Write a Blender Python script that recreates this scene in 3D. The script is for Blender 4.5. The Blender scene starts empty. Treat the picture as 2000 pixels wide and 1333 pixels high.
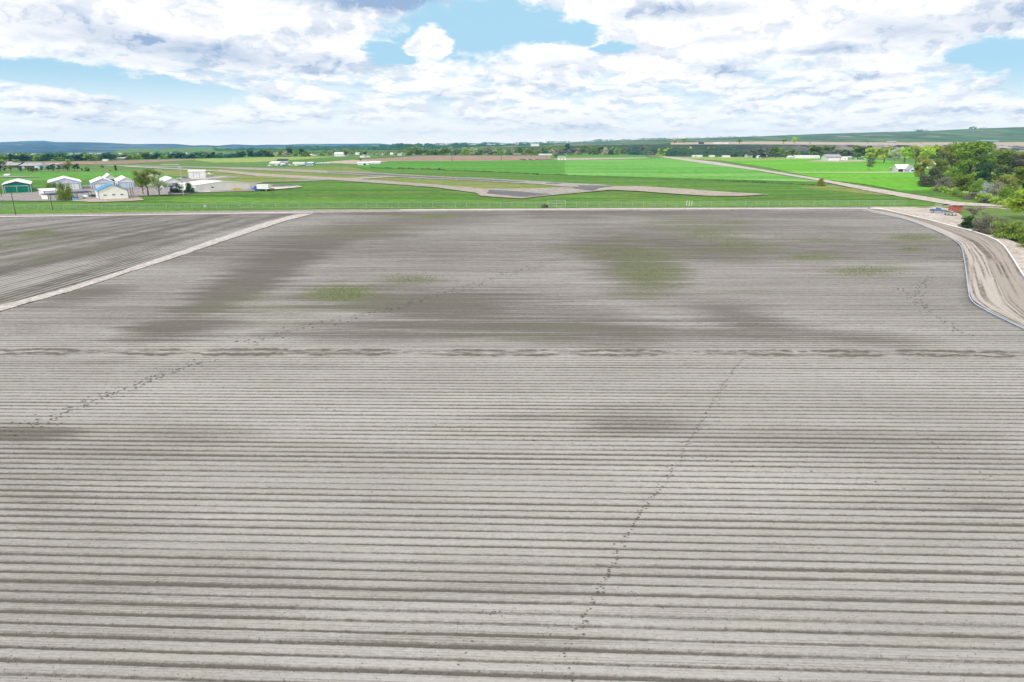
import bpy, bmesh, math, random
import numpy as np
from mathutils import Vector, Matrix

# ------------------------------------------------------------------ camera
H = 25.0
PITCH = math.radians(16.13)
F = 1333.3
sc = bpy.context.scene
COL = sc.collection
cam_d = bpy.data.cameras.new('camera')
cam_d.sensor_width = 36.0
cam_d.lens = 24.0
cam_d.clip_start = 0.5
cam_d.clip_end = 60000
cam = bpy.data.objects.new('camera', cam_d)
cam.location = (0, 0, H)
cam.rotation_euler = (math.radians(90) - PITCH, 0, 0)
COL.objects.link(cam)
sc.camera = cam
CP, SP = math.cos(PITCH), math.sin(PITCH)

sc.view_settings.view_transform = 'Standard'
sc.view_settings.look = 'None'
sc.view_settings.exposure = 0.0
sc.view_settings.gamma = 1.0
sc.view_settings.use_curve_mapping = False

SUN_EL = math.radians(42)
SUN_AZ = math.radians(-142)          # from +Y towards -X
SKY_STRENGTH = 0.1

# ------------------------------------------------------------------ node helpers
class NT:
    def __init__(s, tree):
        s.t = tree; s.n = tree.nodes; s.l = tree.links
    def new(s, typ, **kw):
        n = s.n.new(typ)
        for k, v in kw.items(): setattr(n, k, v)
        return n
    def set(s, sock, v):
        if hasattr(v, 'is_output'): s.l.new(v, sock)
        elif v is not None: sock.default_value = v
    def m(s, op, a, b=None, c=None, clamp=False):
        n = s.n.new('ShaderNodeMath'); n.operation = op; n.use_clamp = clamp
        s.set(n.inputs[0], a)
        if b is not None: s.set(n.inputs[1], b)
        if c is not None: s.set(n.inputs[2], c)
        return n.outputs[0]
    def vm(s, op, a, b=None):
        n = s.n.new('ShaderNodeVectorMath'); n.operation = op
        s.set(n.inputs[0], a)
        if b is not None: s.set(n.inputs[1], b)
        return n.outputs[0]
    def comb(s, x, y, z=0.0):
        n = s.n.new('ShaderNodeCombineXYZ')
        s.set(n.inputs[0], x); s.set(n.inputs[1], y); s.set(n.inputs[2], z)
        return n.outputs[0]
    def noise(s, vec, scale, detail=4, rough=.55, dist=0.0):
        n = s.n.new('ShaderNodeTexNoise'); n.noise_dimensions = '3D'
        s.set(n.inputs['Vector'], vec)
        n.inputs['Scale'].default_value = scale
        n.inputs['Detail'].default_value = detail
        n.inputs['Roughness'].default_value = rough
        n.inputs['Distortion'].default_value = dist
        return n.outputs[0]
    def smooth(s, v, a, b, lo=0.0, hi=1.0):
        n = s.n.new('ShaderNodeMapRange'); n.interpolation_type = 'SMOOTHSTEP'
        s.set(n.inputs[0], v)
        n.inputs[1].default_value = a; n.inputs[2].default_value = b
        n.inputs[3].default_value = lo; n.inputs[4].default_value = hi
        return n.outputs[0]
    def mix(s, f, a, b):
        n = s.n.new('ShaderNodeMix'); n.data_type = 'RGBA'
        s.set(n.inputs[0], f)
        for sock, v in ((n.inputs[6], a), (n.inputs[7], b)):
            if isinstance(v, (tuple, list)): sock.default_value = tuple(v)[:3] + (1.0,)
            else: s.l.new(v, sock)
        return n.outputs[2]

# ------------------------------------------------------------------ sky
def raydir(px, py):
    x = (px - 1000) / F; u = (666.5 - py) / F
    return Vector((x, CP + u * SP, -SP + u * CP))
def P(px, py, z=0.0):
    d = raydir(px, py); t = (z - H) / d.z
    return Vector((d.x * t, d.y * t, z))
def RP(px, py, Y):
    d = raydir(px, py); t = Y / d.y
    return Vector((d.x * t, Y, H + d.z * t))
def depth_of(v): return v.y * CP - (v.z - H) * SP
def azel(px, py):
    d = raydir(px, py).normalized()
    return math.degrees(math.atan2(d.x, d.y)), math.degrees(math.asin(d.z))

world = bpy.data.worlds.new('World'); sc.world = world
world.use_nodes = True
W = NT(world.node_tree); W.n.clear()
tc = W.new('ShaderNodeTexCoord')
sep = W.new('ShaderNodeSeparateXYZ'); W.l.new(tc.outputs['Generated'], sep.inputs[0])
dx, dy, dz = sep.outputs
AZ = W.m('MULTIPLY', W.m('ARCTAN2', dx, dy), 57.2958)
EL = W.m('MULTIPLY', W.m('ARCSINE', dz), 57.2958)
# domain warp for uneven cloud outlines
wv = W.comb(W.m('MULTIPLY', AZ, .16), W.m('MULTIPLY', EL, .42), 3.1)
w1 = W.m('SUBTRACT', W.noise(wv, 1.5, 6, .62), .5)
w2 = W.m('SUBTRACT', W.noise(W.vm('ADD', wv, (17.3, 5.2, 9.1)), 1.5, 6, .62), .5)
def blob(px, py, rx, ry, tilt=0.0, warp=1.0, up=0.0):
    """soft elliptical lump in degrees of azimuth and elevation: 1 at its centre, 0 at its rim"""
    a, e = azel(px, py)
    a1, _ = azel(px + rx, py); _, e1 = azel(px, py - ry)
    ra = abs(a1 - a); re = abs(e1 - e)
    A = W.m('ADD', W.m('SUBTRACT', AZ, a), W.m('MULTIPLY', w1, 5.0 * warp))
    E = W.m('ADD', W.m('SUBTRACT', EL, e + up), W.m('MULTIPLY', w2, 1.9 * warp))
    c, s_ = math.cos(math.radians(tilt)), math.sin(math.radians(tilt))
    if tilt:
        A2 = W.m('ADD', W.m('MULTIPLY', A, c), W.m('MULTIPLY', E, s_))
        E2 = W.m('SUBTRACT', W.m('MULTIPLY', E, c), W.m('MULTIPLY', A, s_))
        A, E = A2, E2
    A = W.m('DIVIDE', A, ra); E = W.m('DIVIDE', E, re)
    d2 = W.m('ADD', W.m('MULTIPLY', A, A), W.m('MULTIPLY', E, E))
    return W.m('SUBTRACT', 1.0, W.m('SQRT', d2))
def union(lst, lo=-1.0):
    o = lo
    for b in lst: o = W.m('MAXIMUM', b, o)
    return o
HOLES = [(90, 142, 190, 34, 0), (300, 178, 200, 30, -4), (40, 215, 90, 16, 0),
         (925, 58, 190, 66, 6), (1110, 62, 80, 28, 0), (775, 104, 60, 34, 0), (1945, 112, 100, 44, 0),
         (2060, 140, 120, 60, 0), (1190, 95, 60, 14, 0)]
ISLANDS = [(842, 86, 52, 36, 0), (60, 210, 90, 16, 0), (175, 215, 62, 22, 0), (290, 225, 90, 18, 0),
           (1060, 105, 60, 22, 0), (385, 225, 50, 14, 0)]
hole = union([blob(*h[:4], h[4]) for h in HOLES])
isl = union([blob(*h[:4], h[4], .55) for h in ISLANDS])
fine = W.m('SUBTRACT', W.noise(W.comb(W.m('MULTIPLY', AZ, .5), EL, 1.0), 1.1, 8, .62), .5)
hole_f = W.smooth(W.m('ADD', hole, W.m('MULTIPLY', fine, .9)), -.12, .26)
isl_f = W.smooth(W.m('ADD', isl, W.m('MULTIPLY', fine, 1.3)), -.02, .26)
clear = W.m('MULTIPLY', hole_f, W.m('SUBTRACT', 1.0, isl_f))
# billowing relief: heights of puffs here and a little nearer the sun
# puffs shrink towards the horizon as the cloud deck recedes
lg = W.m('LOGARITHM', W.m('ADD', W.m('MAXIMUM', EL, -1.5), 3.2), 2.71828)
def puffs(oa, oe):
    v = W.comb(W.m('ADD', W.m('MULTIPLY', AZ, .17), W.m('ADD', W.m('MULTIPLY', w1, .55), oa)), W.m('ADD', W.m('MULTIPLY', lg, 2.2), W.m('ADD', W.m('MULTIPLY', w2, .5), oe)), 2.0)
    return W.noise(v, 1.25, 7, .58)
pf = puffs(0.0, 0.0); pf_up = puffs(-.06, .17)
lit = W.m('SUBTRACT', pf_up, pf)
shade_p = W.smooth(lit, -.015, .11)
core = W.smooth(pf, .48, .72)
# lower sky: rows of small cumulus that flatten towards the horizon
q = W.m('DIVIDE', 1.0, W.m('MAXIMUM', W.m('ADD', dz, .03), .02))
pl = W.comb(W.m('MULTIPLY', dx, q), W.m('MULTIPLY', dy, q), 0.0)
cum = W.noise(W.comb(W.m('MULTIPLY', AZ, .30), W.m('MULTIPLY', EL, 1.0), 7.0), .95, 7, .6)
cum_up = W.noise(W.comb(W.m('MULTIPLY', AZ, .30), W.m('ADD', W.m('MULTIPLY', EL, 1.0), .33), 7.0), .95, 7, .6)
relief = W.m('SUBTRACT', cum_up, cum)            # thick cloud overhead: its base is in shade
shade_n = W.smooth(relief, -.02, .16)
# thin veil where the lower sky opens to pale blue
low = W.smooth(EL, 0.2, 5.0)
openlow = W.m('MULTIPLY', W.smooth(cum, .50, .42), .65)
openlow = W.m('MULTIPLY', openlow, W.smooth(EL, 7.0, 3.0))
clear = W.m('MAXIMUM', clear, openlow)
DARKS = [(270, 80, 230, 34, -8, .75), (420, 100, 200, 22, -8, .8), (560, 122, 200, 24, 0, .55), (330, 125, 200, 16, -4, .35), (770, 0, 240, 26, 0, 1.2),
         (1330, 22, 150, 20, 0, .75), (1610, 100, 120, 13, 2, .8), (1430, 145, 90, 16, -4, .6),
         (1780, 60, 200, 36, -8, .6), (1980, 35, 240, 46, 0, .55), (80, 60, 160, 30, -6, .35), (620, 60, 120, 14, 0, .3), (60, 222, 90, 8, 0, .6), (188, 230, 50, 8, 0, .6),
         (1850, 130, 60, 12, 0, .5), (1700, 150, 80, 8, 0, .5), (1080, 125, 60, 12, 0, .3), (1220, 182, 70, 9, 0, .4), (1400, 80, 80, 10, 0, .3),
         (640, 140, 110, 10, 0, .4), (900, 185, 100, 7, 0, .3), (300, 235, 60, 6, 0, .35), (1230, 110, 100, 9, 0, .3),
         (1060, 155, 80, 7, 0, .25), (1560, 180, 90, 8, 0, .3), (80, 18, 110, 12, 0, .3)]
dark = 0.0
for (x, y, rx, ry, t, st) in DARKS:
    b = W.smooth(blob(x, y, rx, ry, t, .8), -.45, 1.0, 0, st * .95)
    dark = W.m('MAXIMUM', b, dark)
dark = W.m('MULTIPLY', dark, W.m('ADD', .82, W.m('MULTIPLY', shade_p, .3)))
dark = W.m('ADD', dark, W.m('MULTIPLY', shade_n, .14))
dark = W.m('ADD', dark, W.m('MULTIPLY', shade_p, .34))
dark = W.m('ADD', dark, W.m('MULTIPLY', core, .10))
dark = W.m('ADD', dark, W.m('MULTIPLY', fine, .30))
dark = W.m('ADD', dark, W.m('MULTIPLY', W.m('MULTIPLY', shade_n, W.smooth(EL, 6.5, 3.0)), .30))
dark = W.m('MULTIPLY', dark, W.smooth(EL, -.8, 1.4))
sky = W.new('ShaderNodeTexSky'); sky.sky_type = 'NISHITA'; sky.sun_disc = False
sky.sun_elevation = SUN_EL; sky.sun_rotation = SUN_AZ
sky.air_density = 1.0; sky.dust_density = .6
K = 1.0 / SKY_STRENGTH
def c3(r, g, b): return (r * K, g * K, b * K)
lin = lambda v: ((v / 255.0) / 12.92 if v < 10 else (((v / 255.0) + .055) / 1.055) ** 2.4)
def S(r, g, b): return (lin(r), lin(g), lin(b))
blue = W.mix(.88, sky.outputs[0], c3(*S(180, 226, 250)))
blue = W.mix(W.smooth(EL, 5.5, -.5), blue, c3(1.35, 1.30, 1.2))
cloud = W.mix(W.m('MINIMUM', W.m('MAXIMUM', dark, 0.0), 1.15), c3(1.17, 1.15, 1.13), c3(*S(160, 186, 220)))
cloud = W.mix(W.smooth(EL, 1.9, -.1, 0, .8), cloud, c3(1.5, 1.36, 1.2))
skyc = W.mix(clear, cloud, blue)
bg = W.new('ShaderNodeBackground'); bg.inputs[1].default_value = SKY_STRENGTH
W.l.new(skyc, bg.inputs[0])
wo = W.new('ShaderNodeOutputWorld'); W.l.new(bg.outputs[0], wo.inputs[0])

sun_d = bpy.data.lights.new('sun', 'SUN')
sun_d.energy = 2.9; sun_d.angle = math.radians(1.5); sun_d.color = (1, .96, .9)
sun = bpy.data.objects.new('sun', sun_d); COL.objects.link(sun)
sv = Vector((math.sin(SUN_AZ) * math.cos(SUN_EL), math.cos(SUN_AZ) * math.cos(SUN_EL), math.sin(SUN_EL)))
sun.rotation_euler = sv.to_track_quat('Z', 'Y').to_euler()
sun.location = (0, 0, 200)

# ------------------------------------------------------------------ materials
MATS = {}
def base_mat(name, rough=.9):
    m = bpy.data.materials.new(name); m.use_nodes = True
    t = NT(m.node_tree)
    b = m.node_tree.nodes['Principled BSDF']
    b.inputs['Roughness'].default_value = rough
    b.inputs['Specular IOR Level'].default_value = .15
    MATS[name] = m
    return m, t, b
def position(t):
    return t.new('ShaderNodeNewGeometry').outputs['Position']
def ground_mat(name, c1, c2, c3_=None, s=(.02, .05), fine_s=.6, k3=(.55, .75), rot=0.0, bump=0.0, stripe=None):
    """soil or grass: broad stretched patches of two or three colours with a finer grain"""
    m, t, b = base_mat(name, .95)
    pos = position(t)
    if rot:
        r = t.new('ShaderNodeVectorRotate', rotation_type='Z_AXIS'); t.l.new(pos, r.inputs[0])
        r.inputs['Angle'].default_value = rot; pos = r.outputs[0]
    mp = t.vm('MULTIPLY', pos, (s[0], s[1], .05))
    n1 = t.noise(mp, 1.0, 5, .6)
    col = t.mix(t.smooth(n1, .35, .66), c1, c2)
    if c3_:
        n2 = t.noise(t.vm('ADD', mp, (31.0, 7.0, 2.0)), 1.7, 5, .6)
        col = t.mix(t.smooth(n2, *k3), col, c3_)
    if stripe:
        sp = t.new('ShaderNodeSeparateXYZ'); t.l.new(pos, sp.inputs[0])
        n3 = t.noise(t.comb(t.m('MULTIPLY', sp.outputs[0], .004), t.m('MULTIPLY', sp.outputs[1], stripe[0]), 0), 1.0, 4, .7)
        col = t.mix(t.m('MULTIPLY', t.smooth(n3, .45, .65), stripe[1]), col, stripe[2])
    n4 = t.noise(t.vm('MULTIPLY', pos, (fine_s * .5, fine_s, fine_s)), 1.0, 6, .75)
    v = t.new('ShaderNodeHueSaturation'); t.l.new(col, v.inputs['Color'])
    t.l.new(t.smooth(n4, .34, .66, .6, 1.4), v.inputs['Value'])
    t.l.new(v.outputs[0], b.inputs['Base Color'])
    if bump:
        bp = t.new('ShaderNodeBump'); bp.inputs['Strength'].default_value = bump; bp.inputs['Distance'].default_value = .3
        t.l.new(n4, bp.inputs['Height']); t.l.new(bp.outputs[0], b.inputs['Normal'])
    return m
def paint(name, c, rough=.5, var=.12, ribs=0.0, metal=0.0):
    m, t, b = base_mat(name, rough)
    oc = t.new('ShaderNodeTexCoord').outputs['Object']
    n = t.noise(oc, .35, 5, .65)
    v = t.new('ShaderNodeHueSaturation'); v.inputs['Color'].default_value = tuple(c) + (1,)
    val = t.smooth(n, .3, .7, 1 - var, 1 + var * .5)
    if ribs:
        w = t.new('ShaderNodeTexWave', wave_type='BANDS', bands_direction='X'); t.l.new(oc, w.inputs[0])
        w.inputs['Scale'].default_value = ribs
        val = t.m('MULTIPLY', val, t.smooth(w.outputs[1], 0, .5, .88, 1.0))
    t.l.new(val, v.inputs['Value'])
    t.l.new(v.outputs[0], b.inputs['Base Color'])
    b.inputs['Metallic'].default_value = metal
    return m
def foliage(name, c1, c2, trans=.25):
    m, t, b = base_mat(name, .8)
    at = t.new('ShaderNodeAttribute', attribute_name='tint')
    oi = t.new('ShaderNodeObjectInfo')
    col = t.mix(at.outputs['Fac'], c1, c2)
    v = t.new('ShaderNodeHueSaturation'); t.l.new(col, v.inputs['Color'])
    t.l.new(t.smooth(oi.outputs['Random'], 0, 1, .75, 1.25), v.inputs['Value'])
    t.l.new(t.smooth(oi.outputs['Random'], 0, 1, .485, .515), v.inputs['Hue'])
    t.l.new(v.outputs[0], b.inputs['Base Color'])
    tr = t.new('ShaderNodeBsdfTranslucent'); t.l.new(v.outputs[0], tr.inputs[0])
    mx = t.new('ShaderNodeMixShader'); mx.inputs[0].default_value = trans
    t.l.new(b.outputs[0], mx.inputs[1]); t.l.new(tr.outputs[0], mx.inputs[2])
    t.l.new(mx.outputs[0], m.node_tree.nodes['Material Output'].inputs[0])
    return m

# ------------------------------------------------------------------ object helpers
def tag(o, label=None, cat=None, group=None, kind=None):
    if label: o['label'] = label
    if cat: o['category'] = cat
    if group: o['group'] = group
    if kind: o['kind'] = kind
    return o
def link(name, me, mat=None, parent=None):
    if mat: me.materials.append(MATS[mat] if isinstance(mat, str) else mat)
    o = bpy.data.objects.new(name, me); COL.objects.link(o)
    if parent: o.parent = parent
    return o
def pymesh(name, V, Fc, mat=None, parent=None, smooth=False):
    me = bpy.data.meshes.new(name); me.from_pydata([tuple(v) for v in V], [], Fc); me.update()
    if smooth: me.shade_smooth()
    return link(name, me, mat, parent)
def empty(name, loc, rz=0.0, **kw):
    o = bpy.data.objects.new(name, None); COL.objects.link(o)
    o.location = loc; o.rotation_euler = (0, 0, rz); o.empty_display_size = .5
    return tag(o, **kw)
class MB:
    def __init__(s): s.v = []; s.f = []
    def box(s, x0, x1, y0, y1, z0, z1, M=None):
        i = len(s.v)
        c = [(x0, y0, z0), (x1, y0, z0), (x1, y1, z0), (x0, y1, z0), (x0, y0, z1), (x1, y0, z1), (x1, y1, z1), (x0, y1, z1)]
        s.v += [tuple(M @ Vector(p)) if M else p for p in c]
        s.f += [tuple(i + k for k in q) for q in ((0, 3, 2, 1), (4, 5, 6, 7), (0, 1, 5, 4), (1, 2, 6, 5), (2, 3, 7, 6), (3, 0, 4, 7))]
        return s
    def poly(s, pts, faces):
        i = len(s.v); s.v += [tuple(p) for p in pts]; s.f += [tuple(i + k for k in f) for f in faces]; return s
    def prism(s, prof, x0, x1, axis='x'):
        """extrude a closed 2-D outline (y,z) from x0 to x1"""
        n = len(prof); i = len(s.v)
        for x in (x0, x1):
            for (a, z) in prof: s.v.append((x, a, z) if axis == 'x' else (a, x, z))
        s.f.append(tuple(i + k for k in range(n))[::-1]); s.f.append(tuple(i + n + k for k in range(n)))
        for k in range(n): s.f.append((i + k, i + (k + 1) % n, i + n + (k + 1) % n, i + n + k))
        return s
    def tube(s, pts, rad, n=8):
        pts = [Vector(p) for p in pts]; i0 = len(s.v)
        rr = rad if isinstance(rad, (list, tuple)) else [rad] * len(pts)
        for k, p in enumerate(pts):
            d = (pts[min(k + 1, len(pts) - 1)] - pts[max(k - 1, 0)]).normalized()
            a = d.orthogonal().normalized() if abs(d.z) > .9 else d.cross(Vector((0, 0, 1))).normalized()
            b = d.cross(a)
            for j in range(n):
                t = 2 * math.pi * j / n
                s.v.append(tuple(p + (a * math.cos(t) + b * math.sin(t)) * rr[k]))
        for k in range(len(pts) - 1):
            for j in range(n):
                s.f.append((i0 + k * n + j, i0 + k * n + (j + 1) % n, i0 + (k + 1) * n + (j + 1) % n, i0 + (k + 1) * n + j))
        s.f.append(tuple(i0 + j for j in range(n))); s.f.append(tuple(i0 + (len(pts) - 1) * n + j for j in range(n))[::-1])
        return s
    def cyl(s, p, r, w, axis='y', n=14):
        p = Vector(p); d = {'x': Vector((w / 2, 0, 0)), 'y': Vector((0, w / 2, 0)), 'z': Vector((0, 0, w / 2))}[axis]
        return s.tube([p - d, p + d], r, n)
    def build(s, name, mat=None, parent=None, smooth=False):
        o = pymesh(name, s.v, s.f, mat, parent, smooth)
        return o

# ------------------------------------------------------------------ value noise in numpy
def _hash(ix, iy, seed):
    h = (ix.astype(np.int64) * 374761393 + iy.astype(np.int64) * 668265263 + seed * 974634777) & 0xffffffff
    h = ((h ^ (h >> 13)) * 1274126177) & 0xffffffff
    h = (h ^ (h >> 16)) & 0xffffff
    return h / float(0xffffff)
def vn(x, y, seed=0):
    ix = np.floor(x); iy = np.floor(y); fx = x - ix; fy = y - iy
    fx = fx * fx * (3 - 2 * fx); fy = fy * fy * (3 - 2 * fy)
    a = _hash(ix, iy, seed); b = _hash(ix + 1, iy, seed); c = _hash(ix, iy + 1, seed); d = _hash(ix + 1, iy + 1, seed)
    return (a * (1 - fx) + b * fx) * (1 - fy) + (c * (1 - fx) + d * fx) * fy
def fbm(x, y, seed=0, o=4):
    s = 0; a = .5
    for k in range(o): s = s + a * vn(x * 2 ** k, y * 2 ** k, seed + k); a *= .5
    return s / (1 - .5 ** o)
def topx(X, Y):
    D = Y * CP + H * SP
    return 1000 + F * X / D, 666.5 - F * (Y * SP - H * CP) / D

# ------------------------------------------------------------------ soil
def soil_mat():
    m, t, b = base_mat('field_soil', .97)
    pos = position(t)
    fu = t.new('ShaderNodeAttribute', attribute_name='furrow').outputs['Fac']
    mo = t.new('ShaderNodeAttribute', attribute_name='moist').outputs['Fac']
    gr = t.new('ShaderNodeAttribute', attribute_name='green').outputs['Fac']
    broad = t.noise(t.vm('MULTIPLY', pos, (.02, .06, .1)), 1.0, 5, .6)
    grain = t.noise(t.vm('MULTIPLY', pos, (3.5, 6.5, 3.0)), 1.0, 6, .85)
    speck = t.smooth(t.noise(t.vm('MULTIPLY', pos, (7.0, 10.0, 3.0)), 1.0, 2, .6), .66, .76)
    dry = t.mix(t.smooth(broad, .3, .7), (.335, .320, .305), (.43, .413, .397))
    dark_soil = t.mix(grain, (.075, .066, .058), (.165, .150, .136))  # colour of damp soil; in the furrows it is mostly painted shade
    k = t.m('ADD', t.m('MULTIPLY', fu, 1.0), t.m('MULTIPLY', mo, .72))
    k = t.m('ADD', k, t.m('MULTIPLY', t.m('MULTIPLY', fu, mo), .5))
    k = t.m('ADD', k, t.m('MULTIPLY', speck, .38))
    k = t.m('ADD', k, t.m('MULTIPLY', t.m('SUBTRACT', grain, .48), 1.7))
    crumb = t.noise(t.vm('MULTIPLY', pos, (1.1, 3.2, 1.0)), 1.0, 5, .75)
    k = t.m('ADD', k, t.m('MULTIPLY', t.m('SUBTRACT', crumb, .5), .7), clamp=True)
    col = t.mix(k, dry, dark_soil)
    leaf = t.noise(t.vm('MULTIPLY', pos, (1.3, 1.9, 1.0)), 1.0, 5, .8)
    gk = t.m('MULTIPLY', t.m('MULTIPLY', gr, 1.35), t.smooth(leaf, .34, .6), clamp=True)
    col = t.mix(gk, col, (.125, .155, .06))
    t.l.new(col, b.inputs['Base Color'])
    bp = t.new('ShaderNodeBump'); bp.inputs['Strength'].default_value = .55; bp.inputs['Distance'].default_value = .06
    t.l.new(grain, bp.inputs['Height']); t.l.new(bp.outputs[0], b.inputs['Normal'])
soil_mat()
ROW = .92
# patches of damp soil and of sprouting crop: centre, half lengths, tilt, strength (read off the photo, then laid on the ground)
MOIST_GAIN = 1.25
MOIST = [(470, 560, 230, 34, -28, .75), (340, 640, 130, 26, -8, .75), (330, 610, 300, 26, -6, .3), (900, 602, 280, 34, 3, .8), (1000, 640, 320, 30, 2, .75), (760, 655, 200, 14, 0, .5), (1480, 655, 220, 16, 2, .45), (100, 1020, 240, 190, 0, .16), (420, 1150, 260, 60, 0, .18), (1850, 1000, 200, 160, 0, .12),
         (1080, 660, 180, 14, 0, .55), (1240, 520, 110, 60, 30, .5), (1450, 620, 150, 30, 12, .5), (1650, 660, 200, 14, 3, .45),
         (1300, 470, 200, 30, 8, .38), (700, 450, 170, 22, -8, .4), (560, 500, 120, 18, -12, .35), (850, 430, 200, 16, -4, .3),
         (160, 575, 90, 12, -8, .6), (120, 590, 120, 14, -6, .35), (60, 640, 110, 20, 0, .25), (1450, 440, 200, 18, 2, .25),
         (1250, 418, 300, 7, 0, .3), (1550, 422, 180, 6, 0, .3), (1100, 425, 120, 6, 0, .3), (780, 560, 100, 16, -4, .3),
         (1230, 828, 130, 22, 0, .5), (40, 848, 110, 20, 0, .75), (1600, 850, 240, 18, 0, .3), (1880, 850, 160, 14, 0, .3), (1080, 815, 150, 12, 0, .3),
         (60, 960, 150, 60, 10, .3), (150, 930, 160, 40, 0, .2), (380, 850, 120, 22, 0, .25), (250, 1190, 260, 60, 0, .2), (900, 1160, 250, 20, 0, .2), (1000, 1255, 330, 22, 2, .3),
         (1200, 800, 120, 14, 0, .2), (500, 1140, 200, 16, 0, .2), (1930, 990, 80, 8, 0, .4), (1900, 560, 20, 60, 0, .3),
         # left field
         (150, 500, 320, 12, -10, .55), (300, 455, 260, 7, -14, .6), (500, 430, 120, 5, -12, .5), (60, 460, 160, 10, -3, .35), (200, 520, 200, 8, -18, .5), (420, 440, 150, 4, -14, .4)]
GREEN = [(665, 573, 62, 15, 0, .85), (800, 545, 60, 12, 0, .35), (1260, 530, 75, 46, 18, .65), (1230, 492, 110, 14, 0, .55), (1400, 462, 120, 26, 12, .45),
         (1380, 455, 60, 9, 0, .5), (1450, 478, 60, 9, 0, .45), (1430, 435, 45, 6, 0, .55), (1300, 435, 60, 6, 0, .35), (1785, 464, 52, 8, 0, .7),
         (1778, 487, 30, 4, 0, .7), (1580, 503, 62, 9, 0, .6), (1690, 530, 85, 13, 0, .6), (1600, 470, 60, 5, 0, .35), (855, 424, 45, 5, 0, .85), (800, 422, 80, 6, 0, .35),
         (700, 450, 110, 10, -4, .3), (75, 455, 38, 6, -6, .95), (1000, 655, 130, 14, 2, .25), (1090, 640, 80, 9, 0, .28), (450, 595, 80, 16, -10, .28),
         (560, 610, 110, 18, 0, .22), (700, 590, 90, 20, 0, .25), (1450, 572, 70, 6, 0, .25), (0, 480, 120, 10, -6, .3), (100, 500, 120, 8, -8, .25)]
def patches(px, py, lst, X, Y):
    o = np.zeros_like(px)
    wob = (fbm(X * .06, Y * .12, 77) - .5) + 1.5 * (fbm(X * .035, Y * .75, 79) - .5)
    for (cx, cy, rx, ry, t, st) in lst:
        a = math.radians(t); c, s = math.cos(a), math.sin(a)
        u = ((px - cx) * c + (py - cy) * s) / rx; v = (-(px - cx) * s + (py - cy) * c) / ry
        d = np.sqrt(u * u + v * v) + wob * 1.1
        o = np.maximum(o, st * np.clip(1.35 - d, 0, 1) ** 1.1)
    return np.clip(o, 0, 1)
def inpoly(x, y, poly):
    r = np.zeros(x.shape, bool); n = len(poly)
    for i in range(n):
        x1, y1 = poly[i]; x2, y2 = poly[(i + 1) % n]
        c = ((y1 > y) != (y2 > y)) & (x < (x2 - x1) * (y - y1) / ((y2 - y1) or 1e-9) + x1)
        r ^= c
    return r
def grid_mesh(name, X, Y, Z, attrs, keep=None, mat='field_soil'):
    R, C = X.shape
    me = bpy.data.meshes.new(name)
    idx = np.arange(R * C).reshape(R, C)
    q = np.stack([idx[:-1, :-1], idx[:-1, 1:], idx[1:, 1:], idx[1:, :-1]], -1).reshape(-1, 4)
    if keep is not None:
        k = keep[:-1, :-1] & keep[:-1, 1:] & keep[1:, 1:] & keep[1:, :-1]
        q = q[k.reshape(-1)]
        used = np.zeros(R * C, bool); used[q.reshape(-1)] = True
        remap = np.cumsum(used) - 1; q = remap[q]
    else: used = np.ones(R * C, bool)
    co = np.stack([X, Y, Z], -1).reshape(-1, 3)[used].astype(np.float32)
    me.vertices.add(len(co)); me.vertices.foreach_set('co', co.reshape(-1))
    me.loops.add(q.size); me.loops.foreach_set('vertex_index', q.reshape(-1).astype(np.int32))
    me.polygons.add(len(q)); me.polygons.foreach_set('loop_start', (np.arange(len(q)) * 4).astype(np.int32))
    me.update(calc_edges=True)
    for k_, v in attrs.items():
        a = me.attributes.new(k_, 'FLOAT', 'POINT'); a.data.foreach_set('value', np.broadcast_to(v, X.shape).reshape(-1)[used].astype(np.float32))
    me.shade_smooth()
    return link(name, me, mat)
_sS = np.array([18, 28, 45, 81, 150, 258, 300.]); _mS = np.array([-.045, -.040, -.028, -.006, .02, .075, .085])
def slope(s): return np.interp(s, _sS, _mS)
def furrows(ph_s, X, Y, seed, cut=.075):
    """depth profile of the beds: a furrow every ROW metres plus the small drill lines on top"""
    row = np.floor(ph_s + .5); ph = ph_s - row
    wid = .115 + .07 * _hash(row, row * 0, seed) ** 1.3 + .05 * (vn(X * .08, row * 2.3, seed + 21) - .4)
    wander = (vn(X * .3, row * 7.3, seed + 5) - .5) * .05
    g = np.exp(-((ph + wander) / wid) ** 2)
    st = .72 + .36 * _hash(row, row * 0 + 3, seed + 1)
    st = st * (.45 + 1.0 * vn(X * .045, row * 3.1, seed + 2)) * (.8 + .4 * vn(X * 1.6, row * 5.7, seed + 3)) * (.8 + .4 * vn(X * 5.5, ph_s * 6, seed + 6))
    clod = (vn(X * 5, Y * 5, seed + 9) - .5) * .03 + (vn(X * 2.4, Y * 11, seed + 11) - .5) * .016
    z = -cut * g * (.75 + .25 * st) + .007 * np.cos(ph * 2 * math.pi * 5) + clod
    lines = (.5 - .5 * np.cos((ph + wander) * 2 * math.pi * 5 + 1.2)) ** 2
    return z, np.clip(g * st * 1.15 + .62 * lines * (vn(X * .12, ph_s * 5.0, seed + 4)) ** 1.5 + .10 * (vn(X * 6, Y * 9, seed + 14) - .5), 0, 1)
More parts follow.
